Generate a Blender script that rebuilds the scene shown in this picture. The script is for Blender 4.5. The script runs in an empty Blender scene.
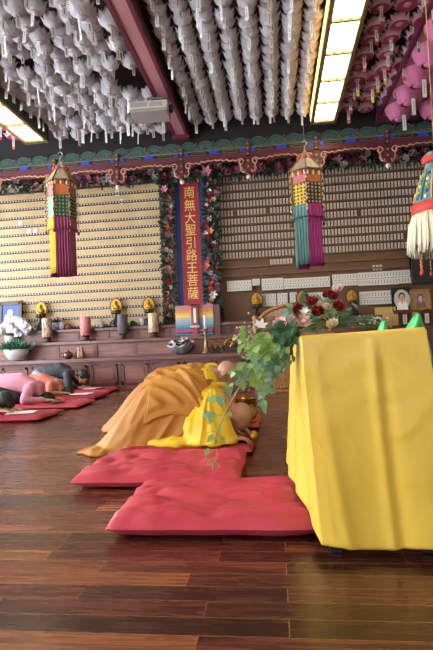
import bpy, bmesh, math, random
from mathutils import Vector, Matrix, noise, Euler
random.seed(7)
PI = math.pi
C = bpy.context.scene.collection
V = Vector
# ------------------------------------------------------------------ camera
F = 500.0; CX, CY = 216.5, 325.0
CAM = V((0, 0, 0.74))
_f = V((59.5, -15, -F)).normalized()
_roll = 0.042
_c = (-_roll*59.5 - 15*1.0) / F
_u = V((-_roll, 1.0, _c)); _u = (_u - _f*_u.dot(_f)).normalized()
_r = _f.cross(_u)
def ray(px, py):
    d = V((px-CX, CY-py, -F))
    return V((d.dot(_r), d.dot(_f), d.dot(_u)))
def P(px, py, Y=None, Z=None):
    d = ray(px, py)
    t = (Y-CAM.y)/d.y if Y is not None else (Z-CAM.z)/d.z
    return CAM + d*t
cam = bpy.data.cameras.new('camera'); co = bpy.data.objects.new('camera', cam); C.objects.link(co)
R = Matrix((( _r.x, _r.y, _r.z), (_f.x, _f.y, _f.z), (_u.x, _u.y, _u.z)))
co.matrix_world = Matrix.Translation(CAM) @ R.to_4x4()
cam.sensor_fit = 'VERTICAL'; cam.sensor_height = 24; cam.lens = 24*F/650; cam.clip_start = 0.05; cam.clip_end = 200
bpy.context.scene.camera = co
# ------------------------------------------------------------------ materials
def lin(h):
    h = h.lstrip('#'); o = []
    for i in (0, 2, 4):
        c = int(h[i:i+2], 16)/255
        o.append(c/12.92 if c <= .04045 else ((c+.055)/1.055)**2.4)
    return (*o, 1)
MATS = {}
def mat(name, col, rough=.6, metal=0, var=.0, scale=8, bump=0, sheen=0, trans=0, emit=0, coat=0, stretch=None, col2=None, bscale=None, spec=.5):
    if name in MATS: return MATS[name]
    m = bpy.data.materials.new(name); m.use_nodes = True; nt = m.node_tree; N = nt.nodes; L = nt.links
    b = N['Principled BSDF']; c = lin(col)
    b.inputs['Base Color'].default_value = c; b.inputs['Roughness'].default_value = rough; b.inputs['Metallic'].default_value = metal
    b.inputs['Sheen Weight'].default_value = sheen*.25; b.inputs['Sheen Tint'].default_value = c; b.inputs['Coat Weight'].default_value = coat
    b.inputs['Specular IOR Level'].default_value = spec
    tc = N.new('ShaderNodeTexCoord'); mp = N.new('ShaderNodeMapping'); L.new(tc.outputs['Object'], mp.inputs['Vector'])
    if stretch: mp.inputs['Scale'].default_value = stretch
    nz = N.new('ShaderNodeTexNoise'); nz.inputs['Scale'].default_value = scale; nz.inputs['Detail'].default_value = 4
    L.new(mp.outputs['Vector'], nz.inputs['Vector'])
    if var or col2:
        mx = N.new('ShaderNodeMix'); mx.data_type = 'RGBA'
        k = lin(col2) if col2 else (c[0]*(1-var), c[1]*(1-var), c[2]*(1-var), 1)
        mx.inputs[6].default_value = c; mx.inputs[7].default_value = k
        rp = N.new('ShaderNodeValToRGB'); rp.color_ramp.elements[0].position = .35; rp.color_ramp.elements[1].position = .65
        L.new(nz.outputs['Fac'], rp.inputs['Fac']); L.new(rp.outputs['Color'], mx.inputs[0]); L.new(mx.outputs[2], b.inputs['Base Color'])
    if bump:
        nb = N.new('ShaderNodeTexNoise'); nb.inputs['Scale'].default_value = bscale or scale*2; nb.inputs['Detail'].default_value = 3
        L.new(mp.outputs['Vector'], nb.inputs['Vector'])
        bp = N.new('ShaderNodeBump'); bp.inputs['Strength'].default_value = bump; bp.inputs['Distance'].default_value = .02
        L.new(nb.outputs['Fac'], bp.inputs['Height']); L.new(bp.outputs['Normal'], b.inputs['Normal'])
    if emit:
        b.inputs['Emission Color'].default_value = c; b.inputs['Emission Strength'].default_value = emit
    if trans:
        tr = N.new('ShaderNodeBsdfTranslucent'); tr.inputs['Color'].default_value = c
        ms = N.new('ShaderNodeMixShader'); ms.inputs[0].default_value = trans
        L.new(b.outputs[0], ms.inputs[1]); L.new(tr.outputs[0], ms.inputs[2]); L.new(ms.outputs[0], N['Material Output'].inputs['Surface'])
    MATS[name] = m; return m
def wood(name, c1, c2, rough=.4, axis='X', scale=3.0, coat=0):
    if name in MATS: return MATS[name]
    s = {'X': (1, 14, 14), 'Y': (14, 1, 14), 'Z': (14, 14, 1)}[axis]
    return mat(name, c1, rough, col2=c2, scale=scale, stretch=s, coat=coat, bump=.05)
# ------------------------------------------------------------------ mesh builder
class MB:
    def __init__(s): s.v = []; s.f = []; s.m = []; s.sm = []
    def add(s, vs, fs, m=0, smooth=False):
        o = len(s.v); s.v += [tuple(p) for p in vs]
        for f in fs: s.f.append(tuple(i+o for i in f)); s.m.append(m); s.sm.append(smooth)
        return s
    def box(s, x0, x1, y0, y1, z0, z1, m=0, M=None):
        vs = [V((x, y, z)) for x in (x0, x1) for y in (y0, y1) for z in (z0, z1)]
        if M: vs = [M @ p for p in vs]
        return s.add(vs, [(0,1,3,2),(4,6,7,5),(0,4,5,1),(2,3,7,6),(0,2,6,4),(1,5,7,3)], m)
    def bbox(s, x0, x1, y0, y1, z0, z1, b=.01, m=0, M=None):   # box with chamfered edges
        bm = bmesh.new(); bmesh.ops.create_cube(bm, size=1)
        for v in bm.verts: v.co = V(((x0+x1)/2+v.co.x*(x1-x0), (y0+y1)/2+v.co.y*(y1-y0), (z0+z1)/2+v.co.z*(z1-z0)))
        bmesh.ops.bevel(bm, geom=list(bm.edges), offset=b, segments=2, affect='EDGES', profile=.6)
        return s.bm(bm, m, M, False)
    def bm(s, bm, m=0, M=None, smooth=True):
        bm.verts.index_update()
        vs = [(M @ v.co) if M else v.co.copy() for v in bm.verts]
        s.add(vs, [[v.index for v in f.verts] for f in bm.faces], m, smooth); bm.free(); return s
    def lathe(s, prof, n=16, m=0, M=None, smooth=True, cap=True):
        vs = []; fs = []
        for r, z in prof:
            for i in range(n):
                a = 2*PI*i/n; vs.append(V((r*math.cos(a), r*math.sin(a), z)))
        for j in range(len(prof)-1):
            for i in range(n):
                k = (i+1) % n; fs.append((j*n+i, j*n+k, (j+1)*n+k, (j+1)*n+i))
        if cap:
            fs.append(tuple(reversed(range(n)))); fs.append(tuple((len(prof)-1)*n+i for i in range(n)))
        if M: vs = [M @ p for p in vs]
        return s.add(vs, fs, m, smooth)
    def tube(s, pts, r, n=6, m=0, cap=True):
        pts = [V(p) for p in pts]; k = len(pts); rs = r if isinstance(r, (list, tuple)) else [r]*k
        vs = []; fs = []; up = V((0, 0, 1)); prev = None
        for i, p in enumerate(pts):
            t = (pts[min(i+1, k-1)]-pts[max(i-1, 0)])
            if t.length < 1e-9: t = V((0, 0, 1))
            t.normalize()
            if prev is None:
                a = t.orthogonal().normalized()
            else:
                a = prev - t*prev.dot(t)
                a = a.normalized() if a.length > 1e-6 else t.orthogonal().normalized()
            prev = a; b = t.cross(a)
            for j in range(n):
                w = 2*PI*j/n; vs.append(p + (a*math.cos(w)+b*math.sin(w))*rs[i])
        for i in range(k-1):
            for j in range(n):
                q = (j+1) % n; fs.append((i*n+j, i*n+q, (i+1)*n+q, (i+1)*n+j))
        if cap: fs.append(tuple(reversed(range(n)))); fs.append(tuple((k-1)*n+j for j in range(n)))
        return s.add(vs, fs, m, True)
    def ell(s, c, r, m=0, M=None, nu=12, nv=8, R=None):
        if not isinstance(r, (tuple, list)): r = (r, r, r)
        vs = [V((0, 0, -1))]; fs = []
        for j in range(1, nv):
            ph = -PI/2+PI*j/nv
            for i in range(nu):
                th = 2*PI*i/nu; vs.append(V((math.cos(ph)*math.cos(th), math.cos(ph)*math.sin(th), math.sin(ph))))
        vs.append(V((0, 0, 1))); last = len(vs)-1
        for i in range(nu):
            k = (i+1) % nu; fs.append((0, 1+k, 1+i)); fs.append((last, last-nu+i, last-nu+k))
            for j in range(nv-2): fs.append((1+j*nu+i, 1+j*nu+k, 1+(j+1)*nu+k, 1+(j+1)*nu+i))
        out = []
        for p in vs:
            q = V((p.x*r[0], p.y*r[1], p.z*r[2]))
            if R: q = R @ q
            q = q + V(c); out.append(M @ q if M else q)
        return s.add(out, fs, m, True)
    def grid(s, fn, nu, nv, m=0, closeu=False, smooth=True):
        vs = [fn(i/(nu-1 if not closeu else nu), j/(nv-1)) for j in range(nv) for i in range(nu)]; fs = []
        for j in range(nv-1):
            for i in range(nu if closeu else nu-1):
                k = (i+1) % nu; fs.append((j*nu+i, j*nu+k, (j+1)*nu+k, (j+1)*nu+i))
        return s.add(vs, fs, m, smooth)
    def prism(s, pts, y0, y1, m=0, M=None):       # outline in XZ extruded along Y
        n = len(pts); vs = [V((x, y0, z)) for x, z in pts]+[V((x, y1, z)) for x, z in pts]
        if M: vs = [M @ p for p in vs]
        fs = [tuple(range(n)), tuple(reversed(range(n, 2*n)))]+[(i, i+n, (i+1) % n+n, (i+1) % n) for i in range(n)]
        return s.add(vs, fs, m)
    def build(s, name, mats, parent=None, loc=None, solid=0):
        me = bpy.data.meshes.new(name); me.from_pydata(s.v, [], s.f)
        for m in (mats if isinstance(mats, (list, tuple)) else [mats]): me.materials.append(m)
        me.polygons.foreach_set('material_index', s.m); me.polygons.foreach_set('use_smooth', s.sm); me.update()
        bm = bmesh.new(); bm.from_mesh(me); bmesh.ops.recalc_face_normals(bm, faces=bm.faces); bm.to_mesh(me); bm.free()
        o = bpy.data.objects.new(name, me); C.objects.link(o)
        if parent: o.parent = parent
        if loc is not None: o.location = loc
        if solid:
            md = o.modifiers.new('thickness', 'SOLIDIFY'); md.thickness = solid; md.offset = 0
        return o
def tag(o, label=None, cat=None, group=None, kind=None):
    if label: o['label'] = label
    if cat: o['category'] = cat
    if group: o['group'] = group
    if kind: o['kind'] = kind
    return o
def empty(name, loc, label, cat, group=None, rz=0):
    o = bpy.data.objects.new(name, None); C.objects.link(o); o.location = loc; o.rotation_euler = (0, 0, rz); o.empty_display_size = .05
    return tag(o, label, cat, group)
def struct(o): o['kind'] = 'structure'; return o
def kids(o): return [c for c in C.objects if c.parent == o]
def copy_thing(o, loc, rz=0, label=None, sc=1.0, ks=None):
    r = o.copy(); C.objects.link(r); r.location = loc; r.rotation_euler = (0, 0, rz); r.scale = (sc, sc, sc)
    if label: r['label'] = label
    for c in (ks if ks is not None else kids(o)):
        d = c.copy(); C.objects.link(d); d.parent = r
        for g in (kids(c) if ks is None else []):
            e = g.copy(); C.objects.link(e); e.parent = d
    return r
def catmull(pts, k=6):
    pts = [V(p) for p in pts]; out = []
    q = [pts[0]*2-pts[1]]+pts+[pts[-1]*2-pts[-2]]
    for i in range(1, len(q)-2):
        for j in range(k):
            t = j/k; a, b, c, d = q[i-1], q[i], q[i+1], q[i+2]
            out.append(.5*((2*b)+(c-a)*t+(2*a-5*b+4*c-d)*t*t+(-a+3*b-3*c+d)*t**3))
    out.append(pts[-1]); return out
def evalmesh(o):
    dg = bpy.context.evaluated_depsgraph_get(); dg.update()
    return bpy.data.meshes.new_from_object(o.evaluated_get(dg))
def blob(mb, name, m, parent, voxel=.01, smooth=4, disp=None, loc=None, sub=0):
    """fuse the overlapping shapes of a builder into one continuous surface"""
    t = mb.build('tmp', m)
    r = t.modifiers.new('r', 'REMESH'); r.mode = 'VOXEL'; r.voxel_size = voxel
    if smooth:
        k = t.modifiers.new('s', 'SMOOTH'); k.iterations = smooth; k.factor = .5
    me = evalmesh(t); old = t.data; bpy.data.objects.remove(t); bpy.data.meshes.remove(old)
    if disp:
        nn = [v.normal.copy() for v in me.vertices]
        for v, n in zip(me.vertices, nn): v.co = disp(v.co, n)
    me.polygons.foreach_set('use_smooth', [True]*len(me.polygons)); me.update()
    me.materials.clear(); me.materials.append(m)
    me.polygons.foreach_set('material_index', [0]*len(me.polygons))
    o = bpy.data.objects.new(name, me); C.objects.link(o)
    if parent: o.parent = parent
    if loc is not None: o.location = loc
    return o
def cap(mb, a, b, ra, rb=None, n=12):
    rb = rb if rb is not None else ra
    mb.tube([a, b], [ra, rb], n); mb.ell(a, ra, nu=n); mb.ell(b, rb, nu=n)
def text_mesh(body, size, name, m, parent, loc, rot, extrude=.001):
    cu = bpy.data.curves.new('t', 'FONT'); cu.body = body; cu.size = size; cu.extrude = extrude; cu.align_x = 'CENTER'; cu.align_y = 'CENTER'; cu.resolution_u = 4
    t = bpy.data.objects.new('t', cu); C.objects.link(t); me = evalmesh(t); bpy.data.objects.remove(t); bpy.data.curves.remove(cu)
    me.materials.clear(); me.materials.append(m)
    o = bpy.data.objects.new(name, me); C.objects.link(o); o.parent = parent; o.location = loc; o.rotation_euler = rot
    return o
# ------------------------------------------------------------------ room shell
YW = 9.6; YB = 8.4; ZC = 4.78
def floor_mat():
    m = bpy.data.materials.new('dark_plank_floor'); m.use_nodes = True; nt = m.node_tree; N = nt.nodes; L = nt.links
    b = N['Principled BSDF']
    tc = N.new('ShaderNodeTexCoord')
    br = N.new('ShaderNodeTexBrick'); br.inputs['Scale'].default_value = 1; br.inputs['Brick Width'].default_value = .62; br.inputs['Row Height'].default_value = .085
    br.inputs['Mortar Size'].default_value = .0011; br.inputs['Mortar Smooth'].default_value = .3; br.inputs['Bias'].default_value = 0; br.offset = .37; br.offset_frequency = 2; br.squash = 1.35; br.squash_frequency = 3
    br.inputs['Color1'].default_value = (0, 0, 0, 1); br.inputs['Color2'].default_value = (1, 1, 1, 1); br.inputs['Mortar'].default_value = (0, 0, 0, 1)
    L.new(tc.outputs['Object'], br.inputs['Vector'])
    rp = N.new('ShaderNodeValToRGB'); e = rp.color_ramp.elements
    e[0].position = 0; e[0].color = lin('#3a1e16'); e[1].position = 1; e[1].color = lin('#95642f')
    for p, c in ((.3, '#4c261d'), (.55, '#623124'), (.8, '#703d29'), (.94, '#7e4a2c')):
        k = e.new(p); k.color = lin(c)
    L.new(br.outputs['Color'], rp.inputs['Fac'])
    mp = N.new('ShaderNodeMapping'); mp.inputs['Scale'].default_value = (1.4, 16, 1); L.new(tc.outputs['Object'], mp.inputs['Vector'])
    av = N.new('ShaderNodeVectorMath'); av.operation = 'ADD'
    sc = N.new('ShaderNodeVectorMath'); sc.operation = 'SCALE'; sc.inputs['Scale'].default_value = 23
    L.new(br.outputs['Color'], sc.inputs[0]); L.new(mp.outputs[0], av.inputs[0]); L.new(sc.outputs[0], av.inputs[1])
    nz = N.new('ShaderNodeTexNoise'); nz.inputs['Scale'].default_value = 2.2; nz.inputs['Detail'].default_value = 6; nz.inputs['Distortion'].default_value = 1.2
    L.new(av.outputs[0], nz.inputs['Vector'])
    r2 = N.new('ShaderNodeValToRGB'); r2.color_ramp.elements[0].position = .35; r2.color_ramp.elements[0].color = (.5, .45, .42, 1); r2.color_ramp.elements[1].position = .68; r2.color_ramp.elements[1].color = (1.35, 1.3, 1.25, 1)
    L.new(nz.outputs['Fac'], r2.inputs['Fac'])
    mx = N.new('ShaderNodeMix'); mx.data_type = 'RGBA'; mx.blend_type = 'MULTIPLY'; mx.inputs[0].default_value = 1
    L.new(rp.outputs[0], mx.inputs[6]); L.new(r2.outputs[0], mx.inputs[7])
    mm = N.new('ShaderNodeMix'); mm.data_type = 'RGBA'; mm.inputs[7].default_value = lin('#a06a3c')
    L.new(br.outputs['Fac'], mm.inputs[0]); L.new(mx.outputs[2], mm.inputs[6])
    L.new(mm.outputs[2], b.inputs['Base Color'])
    b.inputs['Roughness'].default_value = .24; b.inputs['Specular IOR Level'].default_value = .5
    rr = N.new('ShaderNodeMapRange'); rr.inputs['To Min'].default_value = .17; rr.inputs['To Max'].default_value = .36
    L.new(nz.outputs['Fac'], rr.inputs['Value']); L.new(rr.outputs[0], b.inputs['Roughness'])
    bp = N.new('ShaderNodeBump'); bp.inputs['Strength'].default_value = .12; bp.inputs['Distance'].default_value = .004
    inv = N.new('ShaderNodeMath'); inv.operation = 'SUBTRACT'; inv.inputs[0].default_value = 1; L.new(br.outputs['Fac'], inv.inputs[1])
    L.new(inv.outputs[0], bp.inputs['Height']); L.new(bp.outputs[0], b.inputs['Normal'])
    return m
XL, XR = -7.5, 4.6
fl = MB().box(XL, XR, -3, YW+.2, -.15, 0).build('floor', floor_mat()); struct(fl)
M_ceil = mat('ceiling_brown', '#4a3630', .8, var=.3, scale=1.5)
struct(MB().box(XL, XR, -3, YW+.2, ZC, ZC+.12).build('ceiling', M_ceil))
def board_mat():
    m = bpy.data.materials.new('wall_boards'); m.use_nodes = True; N = m.node_tree.nodes; L = m.node_tree.links; b = N['Principled BSDF']
    tc = N.new('ShaderNodeTexCoord'); mp = N.new('ShaderNodeMapping'); mp.inputs['Rotation'].default_value = (PI/2, 0, 0)
    L.new(tc.outputs['Object'], mp.inputs['Vector'])
    br = N.new('ShaderNodeTexBrick'); br.inputs['Scale'].default_value = 1; br.inputs['Brick Width'].default_value = 1.3; br.inputs['Row Height'].default_value = .163
    br.inputs['Mortar Size'].default_value = .006; br.inputs['Color1'].default_value = lin('#6e4c34'); br.inputs['Color2'].default_value = lin('#7f583c'); br.inputs['Mortar'].default_value = lin('#2c1a14')
    L.new(mp.outputs[0], br.inputs['Vector']); L.new(br.outputs['Color'], b.inputs['Base Color']); b.inputs['Roughness'].default_value = .55
    return m
struct(MB().box(XL, XR, YW, YW+.15, 0, ZC).build('wall_back', board_mat()))
M_plaster = mat('cream_plaster', '#b9a98f', .8, var=.1)
struct(MB().box(XR, XR+.15, -3, YW+.2, 0, ZC).build('wall_right', M_plaster))
# left wall has tall window openings that let the daylight in
wl = MB(); wl.box(XL-.15, XL, -3, YW+.2, 0, .3).box(XL-.15, XL, -3, YW+.2, 4.2, ZC)
for y in (-3, .2, 3.4, 6.6, YW-.2): wl.box(XL-.15, XL, y, y+.2, .3, 4.2)
struct(wl.build('wall_left', M_plaster))
# front wall behind the camera with three windows
wf = MB(); wf.box(XL, XR, -3.15, -3, 0, 1.2).box(XL, XR, -3.15, -3, 2.6, ZC)
for x in (XL, -5.0, -2.0, .5, XR-1.7): wf.box(x, x+1.7, -3.15, -3, 1.2, 2.6)
struct(wf.build('wall_front', M_plaster))
# ------------------------------------------------------------------ ceiling beams
M_mauve = mat('mauve_paint', '#ab7678', .55, var=.08, scale=2)
M_maroon = mat('maroon_paint', '#5c1c34', .5, var=.1)
M_green = mat('beam_green', '#3c4a37', .6, var=.25, scale=5)
ZB = 4.28
def beam(n, x0, x1):
    b = MB(); y0, y1 = -2.9, YB-.05; e = .05
    b.box(x0+e, x1-e, y0, y1, ZB, ZC, 0)
    b.box(x0, x0+e, y0, y1, ZB-.012, ZB+.12, 1); b.box(x1-e, x1, y0, y1, ZB-.012, ZB+.12, 1)
    b.box(x0+.005, x0+e, y0, y1, ZB+.12, ZC, 2); b.box(x1-e, x1-.005, y0, y1, ZB+.12, ZC, 2)
    b.box(x0-.015, x1+.015, y1-.12, y1, ZB-.06, ZB+.1, 1)
    struct(b.build('trim_%d' % n, [M_mauve, M_maroon, M_green]))
q0 = P(168.7, 127.5, Z=ZB); q1 = P(185.3, 127.5, Z=ZB)
bx0, bx1 = q0.x, q1.x
beam(1, bx0, bx1)
q2 = P(378, 100, Z=ZB); beam(2, q2.x+.12, q2.x+.74)
# ------------------------------------------------------------------ painted beam with fretwork
M_pgreen = mat('painted_green', '#2f5650', .55, var=.3, scale=14)
M_pgold = mat('painted_gold', '#8d7a43', .5, var=.3, scale=20)
M_pblue = mat('painted_blue', '#2440a8', .45)
M_pnavy = mat('painted_navy', '#151a2c', .5, var=.3, scale=30)
M_pred = mat('painted_red', '#5a1e26', .5, var=.15)
M_pink = mat('carved_pink_edge', '#c08a72', .5, var=.15, scale=20)
M_scal = mat('painted_scallop', '#2c4a42', .55, var=.25, scale=20)
M_ltg = mat('painted_pale_green', '#4c6658', .55)
M_dark = mat('dark_recess', '#171214', .8)
b = MB(); x0, x1 = XL, XR
yf = YB
b.box(x0, x1, yf, yf+.22, 4.02, 4.10, 0)            # green board
b.box(x0, x1, yf+.03, yf+.2, 4.10, ZC, 6)          # dark recess above
b.box(x0, x1, yf-.01, yf+.2, 3.94, 4.02, 3)         # navy band
b.box(x0, x1, yf-.05, yf+.18, 3.86, 3.94, 4)        # red rail
b.box(x0, x1, yf-.02, yf, 4.018, 4.03, 1)
PX = [P(p, y, Y=YB).x for p, y in ((50, 184), (118, 180), (181.5, 177), (248, 172.5), (318, 167), (387.6, 162))]
pitch = (PX[-1]-PX[1])/4; pend = [PX[1]+pitch*i for i in range(-3, 7)]
n = int((x1-x0)/.30)
for i in range(n):                                  # scallops along the top of the green board
    cx = x0+.15+i*.30
    pts = [(cx+.14*math.cos(a), 4.08+.11*math.sin(a)) for a in [PI*k/10 for k in range(11)]]
    b.prism(pts, yf-.004, yf+.03, 5)
    pts = [(cx+.10*math.cos(a), 4.08+.07*math.sin(a)) for a in [PI*k/8 for k in range(9)]]
    b.prism(pts, yf-.01, yf, 0)
    b.tube([(cx+.145*math.cos(a), yf-.008, 4.08+.115*math.sin(a)) for a in [PI*k/8 for k in range(9)]], .006, 4, 7)
    b.ell((cx+.15, yf-.01, 4.16), (.03, .01, .03), 4, nu=8, nv=5)
for i in range(int((x1-x0)/.12)):                   # small scrolls on the green board
    cx = x0+.06+i*.12
    b.tube([(cx-.05, yf-.006, 4.05), (cx-.02, yf-.006, 4.075), (cx+.02, yf-.006, 4.045), (cx+.05, yf-.006, 4.07)], .006, 4, 1 if i % 9 < 5 else 7)
for px in pend:
    for s in (.5,):
        cx = px+pitch*s                             # bright blue knot between pendants
        b.prism([(cx-.11, 4.015), (cx-.06, 3.98), (cx-.11, 3.945), (cx+.11, 3.945), (cx+.06, 3.98), (cx+.11, 4.015)], yf-.03, yf-.01, 2)
    for s in (-.09, .09): b.prism([(px+s-.05, 4.01), (px+s+.05, 4.01), (px+s+.03, 3.98), (px+s+.05, 3.95), (px+s-.05, 3.95), (px+s-.03, 3.98)], yf-.03, yf-.01, 2)
    for d in (.29, -.29):
        b.tube([(px+d+.14*math.cos(a), yf-.012, 3.98+.02*math.sin(a)) for a in [2*PI*k/14 for k in range(15)]], .004, 4, 1)
struct(b.build('trim_3', [M_pgreen, M_pgold, M_pblue, M_pnavy, M_pred, M_scal, M_dark, M_ltg]))
M_ball = mat('white_bead', '#d9d0c8', .4)
fr = MB(); yq = YB-.02
for px in pend:
    fr.box(px-.035, px+.035, yq-.03, yq+.03, 3.60, 4.1, 0)
    for z in (3.68, 3.78, 3.9, 4.0, 4.07): fr.bbox(px-.02, px+.02, yq-.045, yq-.03, z-.018, z+.018, .004, 3)
    fr.lathe([(.02, 3.60), (.05, 3.585), (.05, 3.56), (.025, 3.55)], 10, 0, Matrix.Translation((px, yq, 0)))
    fr.ell((px, yq, 3.515), .04, 2)
    for s in (-1, 1):
        X = lambda u: px+s*u
        # web panel behind the scrolls
        pts = [(.03, 3.87), (.56, 3.87), (.56, 3.85), (.40, 3.825), (.27, 3.81), (.15, 3.78), (.10, 3.70), (.075, 3.62), (.03, 3.61)]
        fr.prism([(X(u), z) for u, z in pts], yq-.008, yq+.008, 0)
        c = catmull([(X(.565), yq-.02, 3.845), (X(.50), yq-.02, 3.83), (X(.46), yq-.02, 3.845), (X(.41), yq-.02, 3.815), (X(.36), yq-.02, 3.835), (X(.31), yq-.02, 3.80), (X(.25), yq-.02, 3.82), (X(.21), yq-.02, 3.80), (X(.12), yq-.02, 3.83),
             (X(.075), yq-.02, 3.79), (X(.10), yq-.02, 3.74), (X(.145), yq-.02, 3.755), (X(.15), yq-.02, 3.79), (X(.12), yq-.02, 3.795)], 5)
        fr.tube(c, .0125, 6, 1)
        c = catmull([(X(.15), yq-.02, 3.76), (X(.115), yq-.02, 3.70), (X(.125), yq-.02, 3.65), (X(.09), yq-.02, 3.60), (X(.06), yq-.02, 3.595), (X(.055), yq-.02, 3.63)], 5)
        fr.tube(c, .0125, 6, 1)
struct(fr.build('trim_4', [M_pred, M_pink, M_ball, M_pgold]))
# ------------------------------------------------------------------ ceiling lights
M_bronze = mat('light_frame_brass', '#7d6a3a', .4, metal=.3, var=.2)
M_lit = mat('lit_diffuser', '#fff0cf', .6, emit=11.0)
M_side = mat('amber_side_diffuser', '#ffc872', .6, emit=3.0)
M_liteside = mat('light_box_green', '#454b35', .6, var=.1)
def clight(px0, px1, py0, py1, label, y0=-1.5, dz=0):
    z = 4.2
    a = P(px0, py0, Z=z); c = P(px1, py1, Z=z); y1 = (a.y+c.y)/2; xa, xb = a.x, c.x
    r = empty('ceiling_light', ((xa+xb)/2, (y0+y1)/2, z), label, 'ceiling light')
    h = MB(); w = (xb-xa)/2; l = (y1-y0)/2
    n = round((y1-y0)/.62); st = (y1-y0)/n
    # box sides, long trims, end trims and lattice
    h.box(-w-.05, -w-.015, -l-.05, l+.06, .0, ZC-z, 1); h.box(w+.015, w+.05, -l-.05, l+.06, .0, ZC-z, 1)
    h.box(-w-.05, w+.05, l+.015, l+.06, -.03, ZC-z, 1); h.box(-w-.05, w+.05, -l-.06, -l-.015, 0, ZC-z, 1)
    h.bbox(-w-.05, -w, -l-.05, l+.05, -.025, .02, .006, 0); h.bbox(w, w+.05, -l-.05, l+.05, -.025, .02, .006, 0)
    for i in range(n+1):
        y = -l+i*st; t = .02 if i in (0, n) else .016
        h.box(-w, w, y-t, y+t, -.02, .02, 0)
        if i < n:
            for k in (.5,): h.box(-w, w, y+st*k-.003, y+st*k+.003, -.0, .012, 0) if False else None
    for k in (1/3, 2/3): h.box(-w+2*w*k-.004, -w+2*w*k+.004, -l, l, -.008, .012, 0)
    h.build('frame', [M_bronze, M_liteside], r)
    for g in ((-1,) if px0 > 200 else ()): MB().box(g*(w+.052)-.002, g*(w+.052)+.002, -l-.04, l+.04, .03, .17).build('side_diffuser', M_side, r)
    for i in range(n):
        y = -l+i*st
        MB().box(-w, w, y+.016, y+st-.016, .012, .03).build('diffuser', M_lit, r)
    return xa, xb
lr = clight(314.2, 333.2, 121, 121, 'long lit ceiling light with brass lattice between the white and magenta lotus rows')
ll = clight(27.7, 42.7, 143, 138.5, 'lit ceiling light with brass lattice at the far left picture edge')
# ------------------------------------------------------------------ plaque racks on the back wall
M_rail = mat('rail_red_brown', '#3c2422', .5, var=.2, scale=10)
M_bead = mat('white_dot', '#d8d2c4', .5)
M_tanp = mat('tan_plaque', '#c9ae80', .5, var=.22, scale=3.1)
M_tanl = mat('tan_plaque_text', '#a48a60', .6)
M_wp = mat('white_plaque', '#cbc0ad', .5, var=.18, scale=2.3)
M_wpl = mat('white_plaque_text', '#8f8577', .6)
M_rback = mat('rack_backboard', '#6e4a30', .6, var=.25, scale=1.2)
YP = YW-.09
xl0, xl1 = XL+.3, P(163, 250, Y=YP).x
zt = P(0, 203, Y=YP).z; zb = P(95, 317, Y=YP).z; NL = 15; dz = (zt-zb)/(NL-1); NL = 16
rack = empty('plaque_rack', ((xl0+xl1)/2, YP, zb), 'tall wall rack of tan name plaques and dotted rails left of the red banner', 'plaque rack'); O = V(rack.location)
MB().box(xl0, xl1, YP+.04, YW-.001, 1.12, zt+.62).build('backboard', M_rback, rack, -O)
mpl = .0595
for i in range(NL):
    z = zt-dz*i; b = MB()
    b.box(xl0, xl1, YP-.03, YP+.04, z-.028, z+.017, 0)
    n = int((xl1-xl0)/mpl)
    for k in range(n): b.box(xl0+(k+.32)*mpl, xl0+(k+.68)*mpl, YP-.034, YP-.03, z-.014, z+.006, 1)
    b.build('rail', [M_rail, M_bead], rack, -O)
MB().box(xl0, xl1, YP-.03, YP+.04, zt+dz-.03, zt+dz+.01).build('rail', M_rail, rack, -O)
def plaque_mb(w, h, x=0, y=0, z=0, b=None):
    b = b or MB(); b.box(x-w/2, x+w/2, y-.006, y+.006, z, z+h, 0)
    b.box(x-w*.14, x+w*.14, y-.0075, y-.006, z+h*.15, z+h*.85, 1); return b
def plaque_field(name, ms, w, h, slots, n_ind, label, cat, group, stufflabel):
    slots = list(slots); ind = slots[:n_ind]; rest = slots[n_ind:]
    p = plaque_mb(w, h).build(name, ms); tag(p, label, cat, group); p.location = ind[0]
    for s in ind[1:]:
        c = p.copy(); C.objects.link(c); c.location = s
    b = MB()
    for s in rest: plaque_mb(w, h, s[0], s[1], s[2], b)
    o = b.build(name, ms); tag(o, stufflabel, cat, kind='stuff')
slots = []
n = int((xl1-xl0)/mpl); hp = dz-.047
for i in range(NL-1, -1, -1):
    for k in range(n-1, -1, -1):
        x = xl0+(k+.5)*mpl
        if x > P(-3, 250, Y=YP).x: slots.append((x, YP, zt-dz*i+.015))
for k in range(n-7, -1, -1):
    x = xl0+(k+.5)*mpl
    if x > P(-3, 250, Y=YP).x and (k % 19): slots.append((x, YP, zt+dz+.012))
plaque_field('tan_name_plaque', [M_tanp, M_tanl], mpl*.93, hp, slots, 300, 'small tan name plaque standing in the lower rows of the left wall rack', 'plaque', 'tan name plaques in the lower rows of the left rack', 'rows of small tan name plaques filling the upper part of the left wall rack')
# some white slips stuck over the tan rows
M_slip = mat('white_slip', '#c9c7c4', .6)
for k, (px, py, w, h, lb) in enumerate([(117.3, 193, .08, .12, 'white paper slip on the top tan row below a fretwork pendant'), (121.3, 201.5, .05, .1, 'narrow white paper slip just under and right of the top slip'),
        (20.5, 224, .08, .13, 'white paper slip, highest of the three left of the left hanging banner'), (29, 231.5, .08, .1, 'white paper slip, middle of the three left of the left hanging banner'), (35, 231.3, .08, .1, 'white paper slip, nearest of three to the left hanging banner')]):
    q = P(px, py, Y=YP-.02); o = MB().box(-w/2, w/2, -.004, .004, -h/2, h/2).build('paper_slip', M_slip, None, q); tag(o, lb, 'paper slip')
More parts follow.
